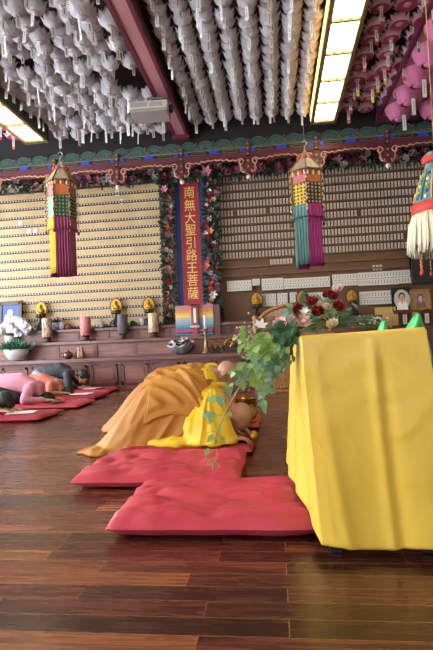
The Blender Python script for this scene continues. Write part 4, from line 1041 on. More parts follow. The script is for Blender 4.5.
def hand_prims(b, wr, d, up, g=1, curl=.5, s=1.0):
    """palm, four unequal bent fingers and a thumb leaving the side of the palm"""
    d = V(d).normalized(); sd = V(up).cross(d).normalized()*g; up = (d.cross(sd)*g).normalized()
    wr = V(wr); pc = wr+d*.048*s
    Rm = Matrix((d, sd, up)).transposed()
    b.ell(pc, (.054*s, .041*s, .017*s), R=Rm); b.ell(wr+d*.02*s, (.035*s, .028*s, .019*s), R=Rm)
    for i, L in enumerate((.068, .076, .071, .056)):
        o = (.031-.0205*i); p = wr+d*(.088-.006*abs(i-1.2))*s+sd*o*s; pts = [p-d*.02*s, p]; a = curl*.35; dd = d+sd*(.10-.07*i)
        for k in range(3):
            dd = (dd*math.cos(a)-up*math.sin(a)).normalized(); p = p+dd*L*s*(.42, .32, .26)[k]; pts.append(p); a = curl*.7
        b.tube(pts, [.0095*s, .0098*s, .009*s, .0083*s, .007*s], 7); b.ell(pts[-1], .007*s, nu=7, nv=5)
    p = wr+d*.025*s+sd*.028*s; q = p+(d*.5+sd*.8-up*.2).normalized()*.038*s; t = q+(d*.9+sd*.25-up*.35*curl).normalized()*.03*s; w = t+(d*.95-up*.5*curl).normalized()*.024*s
    b.tube([p, q, t, w], [.014*s, .0125*s, .0105*s, .0085*s], 7); b.ell(w, .0085*s, nu=7, nv=5)
def eyes(parent, c, Rm, s=1.0):
    pass
class Arch:
    """kneeling silhouette as stations (x, top z, half width) with an arched section"""
    def __init__(s, st, yc, z0=0.0, n=2.5): s.st = st; s.yc = yc; s.z0 = z0; s.n = n
    def at(s, x):
        st = s.st
        if x <= st[0][0]: return st[0][1], st[0][2]
        for a, c in zip(st, st[1:]):
            if x <= c[0]:
                t = (x-a[0])/(c[0]-a[0]); t2 = t; return a[1]+(c[1]-a[1])*t2, a[2]+(c[2]-a[2])*t2
        return st[-1][1], st[-1][2]
    def p(s, x, th, off=0):
        h, w = s.at(x); e = 2/s.n; c, q = math.cos(th), math.sin(th)
        h -= s.z0; flare = .035*(1-abs(q))**2
        y = math.copysign(abs(c)**e, c)*(w+off+flare); z = (abs(q)**e)*(h+off)
        return V((x, s.yc-y, s.z0+z))
    def solid(s, b, nx=60, nt=28):
        x0, x1 = s.st[0][0], s.st[-1][0]; vs = []; fs = []
        for i in range(nx):
            x = x0+(x1-x0)*i/(nx-1)
            for j in range(nt): vs.append(s.p(x, PI*j/(nt-1)))
        for i in range(nx-1):
            for j in range(nt):
                k = (j+1) % nt; fs.append((i*nt+j, i*nt+k, (i+1)*nt+k, (i+1)*nt+j))
        fs.append(tuple(range(nt))); fs.append(tuple((nx-1)*nt+j for j in range(nt)))
        b.add(vs, fs, 0, True)
M_or = mat('ochre_robe_cloth', '#a86c16', .65, var=.1, scale=3, sheen=.2, bump=.05)
M_or2 = mat('ochre_outer_robe', '#ae741e', .65, var=.1, scale=3, sheen=.2, bump=.05)
M_ye = mat('yellow_robe_cloth', '#e0bc22', .6, var=.08, scale=3, sheen=.2)
def folds(A, yc, ang=1.0, fx=14, seed=0):
    ca, sa = math.cos(ang), math.sin(ang)
    def f(co, n):
        if co.z < .006: return co
        u = co.x*ca+co.z*sa; v = -co.x*sa+co.z*ca
        k = noise.noise(V((u*fx+.8*math.sin(v*4), v*1.6+seed, (co.y-yc)*2.5)))
        k = 1-abs(k)*2.4; k = max(-.4, k)
        q = noise.noise(V((u*fx*2.3, v*4+seed, co.y*4)))
        return co+n*(A*k+A*.35*q)
    return f
def monk(Y, S, label, hc, hf, hu, stations, sh, wr_px, seed, train, zc=ZM, sx=0.0, elbow=None, skin=M_sk):
    r = empty('person', (sh.x-.35, Y, 0.0), label, 'person'); O = V(r.location); L = lambda p: V(p)-O
    hc = V(hc); Rm = basis(hf, hu)
    b = MB(); head_prims(b, L(hc), Rm, S)
    ne = V((sh.x-.02, Y, sh.z-.02)); nb = hc+Rm@V((-.03, 0, -.07))*S
    cap(b, L(ne), L(nb), .062, .056)
    hip = V((stations[6][0]+.02, Y, stations[6][1]-.22))
    cap(b, L(hip), L(V(((hip.x+sh.x)/2, Y, sh.z-.06))), .13, .12); cap(b, L(V(((hip.x+sh.x)/2, Y, sh.z-.06))), L(ne), .12, .085)
    for g in (-1, 1):
        s0 = V((sh.x-.02, Y+g*.165, sh.z-.07)); el = V((elbow[0], Y+g*.23, zc+.05)); wr = V((wr_px.x-.02, Y-.0+g*(.12 if g > 0 else abs(wr_px.y-Y)), wr_px.z)) if g > 0 else V(wr_px)
        cap(b, L(ne-V((.03, 0, .04))), L(s0), .07, .062); cap(b, L(s0), L(el), .052, .042); cap(b, L(el), L(wr), .040, .026)
        hand_prims(b, L(wr), (1, -g*.15, -.05), (0, 0, 1), -g, .9, 1.0)
        kn = V((sh.x-.22, Y+g*.12, zc+.07)); h0 = hip+V((0, g*.09, 0)); ft = V((stations[2][0]+.06, Y+g*.09, .075))
        cap(b, L(h0), L(kn), .085, .062); cap(b, L(kn), L(ft), .055, .034); cap(b, L(ft), L(ft+V((-.12, 0, -.03))), .034, .026)
    blob(b, 'body', skin, r, .0065, 3)
    ar = Arch([(x, z, w) for x, z, w in stations], 0.0)
    b = MB(); ar2 = Arch([(x-O.x, z, w) for x, z, w in stations], 0.0); ar2.solid(b)
    for tr in train: b.ell(V((tr[0]-O.x, tr[1]-O.y, .012)), (tr[2], tr[3], tr[4]), nu=14, nv=8)
    def lift(f):
        def g_(co, n):
            c = f(co, n)
            if c.z < .003: c.z = .003
            return c
        return g_
    blob(b, 'robe', M_or, r, .011, 5, lift(folds(.020, 0, 2.3, 10, seed)))
    # outer layer draped over the back, with its own hem
    x0, x1 = stations[5][0]-.0-O.x, stations[-2][0]-O.x
    def fn(u, v):
        x = x0+(x1-x0)*u+.03*math.sin(v*5+seed); lo = .30+.25*math.sin(u*2.6+.3)-.22*u; th = lo+(PI-.5-lo)*v; x += .10*(1-v)**2*(u-.2)
        k = abs(noise.noise(V((u*2.2+v*1.5, v*7+u*3, seed)))); p = ar2.p(x, th, .020+.024*(1-min(1, k*3.0)))
        if v < .06 or u < .03: p = ar2.p(x, th, .012)
        return p
    OR = MB().grid(fn, 60, 60).build('outer_robe', M_or2, r, solid=.008)
    def edge(u): return fn(0.012, u)
    MB().tube([fn(u/40, .0)+V((0, -.004, 0)) for u in range(41)], .007, 6).tube([fn(0, v/30) for v in range(31)], .007, 6).build('hem', M_or2, OR)
    # yellow inner robe: shoulders, collar and wide sleeves
    b = MB()
    cap(b, L(ne+V((-.16, 0, -.03))), L(ne+V((-.03, 0, -.015))), .135, .10)
    for g in (-1, 1):
        s0 = V((sh.x-.05, Y+g*.15, sh.z-.06)); el = V((elbow[0], Y+g*.25, zc+.09)); wr = V(wr_px) if g < 0 else V((wr_px.x-.02, Y+.12, wr_px.z))
        cap(b, L(s0), L(el), .095, .10); cap(b, L(el), L(wr-V((.04, 0, -.005))), .085, .058)
        cap(b, L(s0+V((.02, 0, -.02))), L(V(((wr.x+el.x)/2, (el.y+wr.y)/2, zc+.05))), .085, .06)
        cap(b, L(ne+V((-.05, 0, -.03))), L(s0), .10, .095)
        if g < 0:
            # wide sleeve hanging from the shoulder to the mat, then trailing behind
            G = V(((wr.x+el.x)/2-.03, el.y-.02, zc+.005)); vs = []; fs = []; NR_, NT_ = 12, 24
            for i in range(NR_):
                t = i/(NR_-1); c = s0.lerp(G, t)+V((-.02*math.sin(t*PI), -.01, 0)); rx = .09+(abs(wr.x-el.x)*.5+.075-.09)*t**.8; ry = .09+.035*t
                for j in range(NT_): th = 2*PI*j/NT_; vs.append(L(c+V((rx*math.cos(th), ry*math.sin(th), 0))))
            for i in range(NR_-1):
                for j in range(NT_): k = (j+1) % NT_; fs.append((i*NT_+j, i*NT_+k, (i+1)*NT_+k, (i+1)*NT_+j))
            fs += [tuple(range(NT_)), tuple((NR_-1)*NT_+j for j in range(NT_))]; b.add(vs, fs, 0, True)
            for k, (dx, dy, a, c) in enumerate(((-.06, -.0, .12, .09), (-.15, -.01, .12, .08), (-.24, .0, .11, .07), (-.33, .01, .09, .05), (-.40, .0, .06, .035))):
                b.ell(L(V((el.x+dx+.02, el.y+dy-.02, zc+.008))), (a, c, .04-.005*k))
    sc_ = L(V((sh.x-.03, Y, sh.z+.05)))
    def rad(co, n):
        a = math.atan2(co.x-sc_.x, sc_.z-co.z+.02); d_ = (co-sc_).length; k = noise.noise(V((a*5.5+.6*math.sin(d_*9), d_*1.5, seed))); k = 1-abs(k)*2.6
        c = co+n*(.016*max(-.5, k)*min(1, d_*3)+.004*noise.noise(co*22)); c.z = max(c.z, .003); return c
    YR = blob(b, 'yellow_robe', M_ye, r, .009, 12, rad)
    # collar band
    ax = (nb-ne).normalized(); q = ax.to_track_quat('Z', 'Y').to_matrix()
    b = MB()
    pts = [L(ne+ax*.0)+q@V((.088*math.cos(t), .088*math.sin(t), .012*math.sin(2*t))) for t in [2*PI*i/24 for i in range(25)]]
    b.tube(pts, .016, 8, cap=False); b.build('collar', M_ye, YR)
    return r
# near monk
Y1 = 3.62
def wx(px, Y): return (P(px, 400, Y=Y)).x
st = [(-1.34, .03, .10), (-1.28, .075, .20), (-1.19, .16, .27), (-1.09, .29, .29), (-1.00, .39, .29), (-.92, .45, .28), (-.83, .49, .275), (-.72, .515, .27), (-.60, .515, .26), (-.53, .49, .24), (-.44, .42, .2)]
hc = P(236.5, 417, Y=3.5)
monk(Y1, 1.0, 'monk in ochre and yellow robes bowing with forehead to the mat, nearer of the two', (hc.x, Y1-.1, hc.z), (-.22, 0, -.97), (.97, .12, -.22), st, P(219, 391, Y=3.55), P(231, 438, Y=3.36), 1,
     [(-1.34, 3.45, .08, .1, .02), (-1.38, 3.42, .06, .06, .012), (-1.22, 3.38, .12, .1, .03)], elbow=(wx(197, 3.36), 0))
Y2 = 4.42
st2 = [(x*1.0-.22+(.08 if i > 6 else 0), z*1.0, w*.98) for i, (x, z, w) in enumerate(st)]
st2 = [(x, z if i < 8 else z+.03, w) for i, (x, z, w) in enumerate(st2)]
hc = P(225.5, 374, Y=4.32)
monk(Y2, 1.0, 'monk in ochre and yellow robes bowing behind the nearer one, head held higher', (hc.x, Y2-.08, hc.z), (.45, 0, -.9), (.88, .1, .45), st2, P(213, 372, Y=4.4)+V((0, 0, .0)), V((wx(236, 4.3), 4.3, .1)), 4, [], elbow=(wx(215, 4.2), 0))
# instruments
b = MB().lathe([(.02, 0), (.035, .02), (.04, .05), (.028, .07), (.03, .072)], 14)
q = P(254, 434.5, Y=3.42); r = empty('brass_hand_bell', (q.x, 3.42, q.z-.03), 'brass hand bell on a dark handle held by the nearer monk', 'bell')
MB().lathe([(.012, -.012), (.03, -.005), (.034, .02), (.026, .045), (.01, .055)], 14).build('bell', M_gold, r)
MB().tube([(-.02, 0, .02), (-.13, -.02, -.005)], .008, 8).build('handle', M_blk, r)
q = P(241, 403, Y=4.3)
r = empty('singing_bowl', (q.x+.04, 4.33, ZM+.002), 'large brass bowl gong on a ring cushion behind the near monk\'s head', 'bowl gong')
MB().lathe([(.07, 0), (.085, .012), (.085, .035), (.06, .045)], 18).build('cushion', M_mat3, r)
MB().lathe([(.03, .046), (.07, .06), (.086, .10), (.086, .175), (.09, .18), (.082, .18), (.078, .10), (.001, .06)], 24).build('bowl', mat('polished_brass', '#b08a3c', .25, metal=.85, var=.15), r)
q = P(250.5, 411, Y=4.1)
r = empty('wooden_fish', (q.x+.005, 4.12, ZM+.002), 'small round gilded wooden fish drum right of the brass bowl gong', 'drum')
MB().ell((0, 0, .075), (.045, .045, .05)).tube(catmull([(-.03, 0, .11), (0, 0, .14), (.03, 0, .11)], 4), .01, 6).build('body', M_gold, r)
MB().lathe([(.04, 0), (.045, .015), (.03, .03)], 14).build('cushion', M_mat3, r)
# worshippers at the left
def worshipper(label, Y, pts, shirt, trouser, hairc, S=1.0, handdir=(1, 0, 0), hf=(.35, 0, -.93), hu=(.93, 0, .35), sleeves=True, hair='short', shirt_r=1.0):
    hip, back, shd, hd, elb, hnd = [P(px, py, Y=Y) for px, py in pts]
    r = empty('person', (hip.x+.2, Y, 0), label, 'person'); O = V(r.location); L = lambda p: V(p)-O
    Rm = basis(hf, hu); b = MB(); head_prims(b, L(hd), Rm, S*.95); nb = hd+Rm@V((-.03, 0, -.06))*S
    cap(b, L(shd), L(nb), .055, .05); cap(b, L(hip), L(back-V((0, 0, .11))), .12, .11); cap(b, L(back-V((0, 0, .11))), L(shd-V((0.02, 0, .05))), .11, .09)
    sh = MB(); rr = shirt_r
    cap(sh, L(hip), L(back-V((0, 0, .115))), .15*rr, .13*rr); cap(sh, L(back-V((0, 0, .115))), L(shd-V((.02, 0, .06))), .13*rr, .105*rr)
    for g in (-1, 1):
        s0 = shd+V((-.02, g*.15, -.05)); e0 = V((elb.x, Y+g*.21, max(elb.z, ZM+.05))); w0 = V((hnd.x, Y+g*.1, max(hnd.z, ZM+.03)))
        cap(b, L(s0), L(e0), .045, .038); cap(b, L(e0), L(w0), .036, .025); hand_prims(b, L(w0), handdir, (0, 0, 1), -g, .5)
        cap(sh, L(shd-V((.03, 0, .05))), L(s0), .085, .07)
        e1 = s0.lerp(e0, 1.0 if sleeves else .6); cap(sh, L(s0), L(e1), .068, .055)
        if sleeves: cap(sh, L(e0), L(e0.lerp(w0, .8)), .054, .038)
        kn = V((hip.x+.38, Y+g*.11, ZM+.07)); ft = V((hip.x-.05, Y+g*.1, .08)); h0 = hip+V((-.02, g*.08, -.02))
        cap(b, L(h0), L(kn), .075, .055); cap(b, L(kn), L(ft), .05, .035); cap(b, L(ft), L(ft+V((-.12, 0, -.03))), .034, .026)
    blob(b, 'body', M_sk2, r, .009, 2)
    blob(sh, 'shirt', shirt, r, .013, 4, folds(.008, 0, .8, 12, Y))
    t = MB(); cap(t, L(hip+V((-.06, 0, -.05))), L(hip+V((.04, 0, -.05))), .165, .15)
    for g in (-1, 1):
        kn = V((hip.x+.38, Y+g*.11, ZM+.075)); ft = V((hip.x-.03, Y+g*.1, .085)); h0 = hip+V((-.04, g*.09, -.03))
        cap(t, L(h0), L(kn), .11, .08); cap(t, L(kn), L(ft), .07, .05)
    blob(t, 'trousers', trouser, r, .014, 4, lambda co, n: V((co.x, co.y, max(co.z, .004))))
    h = MB(); T = lambda p: L(hd)+Rm@(V(p)*S)
    h.ell(T((-.022, 0, .034)), (.100*S, .086*S, .092*S), R=Rm, nu=20, nv=14); h.ell(T((-.06, 0, -.02)), (.055*S, .072*S, .07*S), R=Rm); h.ell(T((.045, 0, .078)), (.045*S, .06*S, .035*S), R=Rm)
    for g in (-1, 1): h.ell(T((-.015, g*.07, .01)), (.05*S, .02*S, .055*S), R=Rm)
    if hair == 'long':
        cap(h, T((-.08, 0, -.02)), T((-.11, -.05, -.11)), .045, .03); cap(h, T((-.11, -.05, -.11)), T((-.06, -.10, -.2)), .03, .014)
    blob(h, 'hair', hairc, r, .009, 2, folds(.004, 0, .3, 40, 2))
    return r
M_hb = mat('hair_black', '#121116', .45, var=.3, scale=40); M_hbr = mat('hair_dark_brown', '#2a1c18', .5, var=.3, scale=40)
M_pk = mat('pink_shirt', '#d993ab', .7, var=.08, scale=3); M_co = mat('coral_shirt', '#d07a6a', .7, var=.08); M_dk = mat('charcoal_shirt', '#30343a', .7, var=.1); M_bk = mat('black_clothes', '#141518', .7)
M_lb = mat('pale_blue_jeans', '#8394a8', .7, var=.15)
worshipper('person in a dark shirt bowing on the farthest left mat, black hair', YD+.33, ((44, 375), (60, 363.5), (72, 371), (82.5, 376.5), (74, 388), (80, 391)), M_dk, M_lb, M_hb, .95, hf=(.55, -.1, -.83), hu=(.83, 0, .55))
worshipper('person in a coral shirt bowing between the pink and dark shirted people', YC_+.3, ((22, 386), (42, 374), (56, 382), (67, 394.5), (56, 397), (64, 399)), M_co, M_bk, M_hbr, .9, sleeves=False)
rp = worshipper('person in a pink long sleeved shirt bowing with forehead to the mat', YB_+.3, ((-8, 386), (20, 374), (36, 384), (46.5, 402), (33, 405), (50, 408)), M_pk, M_bk, M_hb, .98, hair='long')
worshipper('person with black hair and black clothes bowing, cut by the left edge', YA+.3, ((-62, 392), (-35, 384), (-14, 392), (3, 403), (-16, 418), (6, 417)), M_bk, M_bk, M_hb, 1.0, hair='long')
# hair clip, phones, prayer sheets
def slab(px, py, Y, z, w, d, h, name, m, label, cat, rz=0):
    q = P(px, py, Y=Y); o = MB().bbox(-w/2, w/2, -d/2, d/2, 0, h, min(.003, h*.4)).build(name, m, None, (q.x, Y, z)); o.rotation_euler = (0, 0, rz); tag(o, label, cat); return o
M_pap = mat('paper_white', '#d9d8dc', .7)
slab(58, 407, YB_+.12, ZM+.003, .16, .085, .012, 'phone', M_blk, 'black phone lying on the mat beside the pink shirt worshipper', 'phone', .3)
slab(101, 391, YD+.12, ZM+.003, .16, .08, .012, 'phone', M_blk, 'black phone at the far end of the farthest left mat', 'phone', .2)
slab(92, 393, YD+.2, ZM+.003, .26, .2, .010, 'prayer_booklet', M_pap, 'white open booklet on the farthest left mat', 'booklet', .1)
slab(82, 395.5, YC_+.2, ZM+.003, .28, .2, .010, 'prayer_booklet', M_pap, 'white open booklet on the mat of the coral shirt worshipper', 'booklet', -.1)
slab(22, 412, YA+.25, ZM+.003, .3, .2, .008, 'prayer_booklet', M_pap, 'white paper booklet on the nearest left mat', 'booklet', .2)
slab(4, 414, YA+.05, ZM+.003, .02, .02, .004, 'prayer_booklet', M_pap, 'x', 'booklet') if False else None
# ------------------------------------------------------------------ draped table
ta = P(301, 336, Y=1.76); tb = P(426, 327, Y=1.76); TX0, TX1, TY0, TY1 = ta.x, tb.x, 1.76, 2.96; TZ = (ta.z+tb.z)/2
r = empty('folding_table', ((TX0+TX1)/2, (TY0+TY1)/2, 0), 'narrow folding table hidden under the yellow cloth, dark feet showing below', 'table'); O = V(r.location)
MB().bbox(TX0+.02, TX1-.02, TY0+.02, TY1-.02, TZ-.04, TZ-.006, .006).build('tabletop', M_altz, r, -O)
M_foot = mat('dark_metal', '#22201f', .4, metal=.5)
for x, y in ((TX0+.085, TY0+.035), (TX1-.03, TY0+.035), (TX0+.085, TY1-.06), (TX1-.03, TY1-.06)):
    MB().bbox(x-.018, x+.018, y-.018, y+.018, .02, TZ-.041, .004).bbox(x-.022, x+.022, y-.022, y+.022, .0, .03, .005).build('leg', M_foot, r, -O)
M_cloth = mat('yellow_satin', '#d8b443', .34, var=.05, scale=3, sheen=.35, bump=.06, bscale=9)
top = [V((TX0, TY0)), V((TX1, TY0)), V((TX1, TY1)), V((TX0, TY1))]
bot = [V((TX0+.036, TY0-.025)), V((TX1+.10, TY0-.05)), V((TX1+.10, TY1+.05)), V((TX0-.05, TY1+.05))]
tz = [ta.z, tb.z, tb.z, ta.z]
per = []                                     # (segment, t)
for sgm, n in ((0, 110), (1, 60), (2, 40), (3, 130)):
    for i in range(n): per.append((sgm, i/n))
NV = 70
def cl(k, v):
    s, t = per[k % len(per)]; e = (s+1) % 4
    a = top[s].lerp(top[e], t); b_ = bot[s].lerp(bot[e], t); z1 = tz[s]+(tz[e]-tz[s])*t
    nrm = [V((0, -1)), V((1, 0)), V((0, 1)), V((-1, 0))][s]
    if s == 0: zb = .044-.014*math.sin(t*PI*1.3)**2*1.0; bulge = 0
    elif s == 3:
        y = a.y; zb = .044+.07*min(1, max(0, (y-TY0)/.3)); bulge = .045*math.sin(PI*min(1, (y-TY0)/1.1)) 
    else: zb = .03; bulge = 0
    vv = v**1.15
    p = a.lerp(b_, vv*(.8+.2*v))+nrm*(bulge*vv)
    # long soft folds, growing downwards; crisp vertical fold a bit right of the middle of the front
    f = 0
    if s == 0:
        x = t
        f += .009*math.exp(-((x-.575+.09*v)/.045)**2)*min(1, v*5)*(1 if v > .04 else 0)
        f -= .009*math.exp(-((x-.64+.09*v)/.05)**2)*min(1, v*4)
        f += .010*math.exp(-((x-.10-.09*v)/.05)**2)*v + .010*math.sin(x*9+1)*v
        f *= min(1, 12*t, 12*(1-t))
    elif s == 3: f += .008*math.sin((a.y)*24+2*v)*v**.6*min(1, 14*t, 6*(1-t))
    else: f += .012*math.sin(t*22)*v*min(1, 8*t, 8*(1-t))
    w = noise.noise(V((p.x*5+p.y*3, p.y*4, v*7+3*p.x)))
    cr = abs(noise.noise(V(((p.x+p.y)*7+v*6, v*9-(p.x+p.y)*4, 2.0)))); cr = max(0, 1-cr*7)
    c2 = max(0, 1-abs(noise.noise(V((p.x*6-v*5+p.y*4, v*4+p.x*5, 7.0))))*8)
    f += (.003*w+.0010*cr+.0012*c2)*min(1, v*8)
    p = p+nrm*f
    if v < .03: z = z1-(z1-zb)*v
    else: z = z1-(z1-zb)*v
    # round the top edge
    if v == 0: p = a-nrm*.006; z = z1
    return V((p.x, p.y, z))
b = MB(); n = len(per); vs = [cl(k, j/(NV-1)) for j in range(NV) for k in range(n)]; fs = []
for j in range(NV-1):
    for k in range(n):
        q = (k+1) % n; fs.append((j*n+k, j*n+q, (j+1)*n+q, (j+1)*n+k))
b.add(vs, fs, 0, True)
rows = 24
def tp(u, v):
    x = TX0+.006+(TX1-TX0-.012)*u; y = TY0+.006+(TY1-TY0-.012)*v; z = ta.z+(tb.z-ta.z)*u+.0015*noise.noise(V((x*9, y*9, 0))); return V((x, y, z))
b.grid(tp, 20, rows)
o = b.build('tablecloth', M_cloth, None, None, solid=.0015); tag(o, 'yellow satin cloth draped over the table down to the floor', 'tablecloth')
# ------------------------------------------------------------------ bouquet spilling over the left end of the table
random.seed(31)
tc = V((TX0+.12, 2.15, TZ+.004)); r = empty('flower_arrangement', tc, 'bouquet of red and blush roses with leafy vines trailing off the yellow table', 'flower arrangement'); L = lambda p: V(p)-tc
M_rr = mat('dark_red_rose', '#8e1228', .5, var=.35, scale=30); M_rw = mat('blush_rose', '#e6cdc6', .55, var=.12, scale=20, trans=.1); M_rp = mat('pink_heart_rose', '#dfa6a8', .55, col2='#ead6cc', scale=14); M_lw = mat('white_lily', '#e2e2dc', .55, trans=.15); M_ry = mat('cream_yellow_rose', '#e0cf9c', .55, var=.15, scale=20)
Yb = lambda: 2.12+random.uniform(-.10, .10)
for px, py, d, m, nm in ((312.7, 301.4, 11, M_rr, 0), (318, 311, 12, M_rr, 0), (338.6, 306.4, 11, M_rr, 0), (332.5, 295.8, 10, M_rr, 0), (297.5, 310.5, 9, M_rr, 0), (326.5, 294.5, 7, M_rr, 0), (294.5, 317.5, 7, M_rr, 0), (299.5, 306, 7, M_rr, 0),
                         (337.7, 288.5, 10, M_rw, 0), (326.3, 307, 9, M_rw, 0), (319.4, 304, 7, M_ry, 0), (332.5, 324, 11, M_ry, 0), (303.5, 321.5, 13, M_rp, 0), (291.8, 319.4, 9, M_rw, 0), (280, 324, 13, M_rp, 0), (278, 333, 9, M_rp, 0), (260, 326.5, 12, M_lw, 1), (272, 339, 9, M_lw, 1), (305, 312, 8, M_lw, 1)):
    y = 2.03+random.uniform(-.03, .03); p = P(px, py, Y=y); rr = d/2*y/F*1.2; b = MB(); up = (random.uniform(-.35, .35), -.75, random.uniform(.3, .8))
    if nm: lily(b, (0, 0, 0), rr*1.25, up)
    else: rose(b, V((0, 0, 0)), rr, up, n=4)
    b.build('lily' if nm else 'rose', m, r, p-tc)
# stems and foliage mass
root_ = L((TX0+.16, 2.16, TZ+.03))
st_ = MB(); fl_ = MB(); fd_ = MB(); fg_ = MB()
def P3(px, py, y=None): return L(P(px, py, Y=y or 2.1+random.uniform(-.09, .09)))
for px, py in ((313, 306), (330, 300), (338, 296), (300, 315), (285, 326), (262, 330), (345, 318), (275, 345), (318, 318)): st_.tube(catmull([root_, root_.lerp(P3(px, py), .5)+V((0, 0, .03)), P3(px, py, 2.14)], 5), .0025, 5)
for k in range(150):       # filler leaves among the roses
    px = random.gauss(318, 14); py = random.uniform(303, 330)
    if px > 352 or px < 290 or py > 331-(px-300)*.06: continue
    p = P3(px, py, 2.2+random.uniform(-.06, .1)); d = V((random.uniform(-1, 1), random.uniform(-.6, .2), random.uniform(-.3, .8))); leaf(random.choice((fd_, fg_)), p, d, random.uniform(.035, .06), random.uniform(.015, .028), V((0, -1, .4))+rdir()*.5)
for k in range(46):        # right tail of greenery lying on the table
    px = random.uniform(335, 366); p = P3(px, 325-(px-335)*.045-random.uniform(0, 6), 2.05+random.uniform(0, .15)); leaf(fd_, p, V((random.uniform(.2, 1), random.uniform(-.4, .2), random.uniform(-.1, .3))), .05, .014, V((0, -.6, 1)))
# cascade: clusters given as (px, py, spread, count, kind)
cl_ = ((292, 335, 9, 46, 'd'), (280, 342, 11, 60, 'l'), (268, 346, 10, 50, 'l'), (258, 350, 9, 34, 'l'), (272, 358, 11, 50, 'g'), (284, 352, 8, 40, 'g'), (262, 366, 9, 30, 'l'), (255, 378, 7, 18, 'l'), (270, 374, 8, 24, 'g'), (264, 388, 7, 16, 'g'), (263, 400, 5, 9, 'g'), (281, 366, 5, 16, 'g'), (246, 345, 8, 12, 'l'), (248, 372, 6, 10, 'l'), (246, 332, 6, 8, 'l'), (286, 328, 9, 34, 'd'))
for cx, cy, sp, n, kd in cl_:
    for k in range(n):
        p = P3(random.gauss(cx, sp*.55), random.gauss(cy, sp*.55), 2.05+random.uniform(-.12, .12))
        if p.x+tc.x > TX0-.02 and p.z+tc.z < TZ+.01: continue
        d = V((random.uniform(-.9, .3), random.uniform(-.7, .3), random.uniform(-1, .3))); N_ = V((random.uniform(-.6, .6), -1, .5))
        if kd == 'l': leaf(fl_, p, d, random.uniform(.028, .05), random.uniform(.016, .03), N_, lobes=random.random() < .6)
        elif kd == 'g': leaf(fg_, p, d, random.uniform(.026, .042), random.uniform(.016, .026), N_)
        else: leaf(fd_, p, d, random.uniform(.04, .065), random.uniform(.02, .03), N_)
for px, py in ((262, 400), (265, 388), (281, 372), (248, 330), (246, 348)): st_.tube(catmull([P3(290, 334, 2.05), P3((290+px)/2, (334+py)/2-4, 2.03), P3(px, py, 2.02)], 6), .0016, 5)
# the long bare vine in front of the monks
vine = catmull([P3(292, 330, 2.0), P3(278, 344, 1.98), P3(262, 356, 1.96), P3(247, 375, 1.94), P3(235, 395, 1.93), P3(225, 413, 1.92), P3(217, 432, 1.92), P3(213, 440, 1.92)], 8)
st_.tube(vine, [.0058-.0036*i/len(vine) for i in range(len(vine))], 6)
sub = [((262, 356), (252, 362), (243, 372), (236, 378)), ((240, 386), (232, 384), (226, 382), (224, 386)), ((232, 400), (225, 397), (217, 396), (214, 399)), ((225, 413), (219, 416), (213, 412)), ((217, 432), (216, 444), (217, 456), (214, 464)), ((217, 432), (220, 436), (222, 440)), ((217, 432), (210, 432), (206, 434)), ((221, 425), (226, 418), (231, 414))]
for s in sub: st_.tube(catmull([P3(a, c, 1.925) for a, c in s], 5), .0014, 5)
lv = [(250, 368, 13), (243, 380, 11), (228, 386, 12), (232, 376, 9), (218, 396, 12), (214, 414, 11), (212, 433, 9), (221, 437, 8), (223, 425, 7), (209, 448, 8), (232, 414, 7), (254, 353, 12), (244, 362, 11), (240, 371, 10), (258, 364, 10), (217, 440, 6)]
for px, py, s in lv:
    for k in range(2 if s > 9 else 1): leaf(fl_ if k == 0 else fg_, P3(px+random.uniform(-2, 2), py+random.uniform(-2, 2), 1.92+random.uniform(-.02, .02)), V((random.uniform(-1, .4), random.uniform(-.4, .1), random.uniform(-.9, .3))), s*1.93/F*1.15, s*1.93/F*.9, V((.1, -1, .35)), lobes=True)
bd = MB()
for k in range(16): p = P3(random.gauss(212, 2.6), random.gauss(463, 4), 1.92); bd.ell(p, .0035, nu=6, nv=5); st_.tube([P3(214, 460, 1.92), p], .0008, 4)
bd.build('buds', mat('bud_olive', '#8a8f4a', .6), r)
st_.build('stems', mat('stem_green', '#94925a', .6, var=.2), r); fl_.build('light_leaves', M_leafl, r); fd_.build('dark_leaves', M_leafd, r); fg_.build('glossy_leaves', M_leafg, r)
# wispy baby breath at the left
b = MB(); s2 = MB()
for k in range(60): p = P3(random.gauss(248, 6), random.gauss(338, 9), 2.05); b.ell(p, .004, nu=5, nv=4); s2.tube([P3(262, 345, 2.05), p], .0006, 3) if k % 3 == 0 else None
b.build('filler_blossoms', mat('filler_pale', '#b9c48a', .6), r); s2.build('filler_stems', mat('stem_green', '#7d8a4e'), r)
# white flowers behind the table (potted spray)
q = P(374, 322, Y=8.75); r = empty('potted_flowers', (q.x, 8.8, ZK), 'spray of small white flowers seen just above the yellow table, left of the ledgers', 'plant')
MB().lathe([(.07, 0), (.1, .08), (.1, .16), (.085, .16), (.001, .12)], 16).build('pot', M_whpot, r)
b = MB(); s2 = MB(); l2 = MB()
for k in range(46): p = V((random.gauss(-.02, .14), random.uniform(-.1, .1), P(374, random.uniform(315, 324), Y=8.75).z-ZK)); b.ell(p, (.024, .02, .02), nu=6, nv=5); s2.tube([(0, 0, .12), p], .003, 4); leaf(l2, p*.8, V((random.uniform(-1, 1), -.3, .3)), .08, .02, V((0, -1, .5)))
b.build('blossoms', M_lw, r); s2.build('stems', M_leafd, r); l2.build('leaves', M_leafl, r)
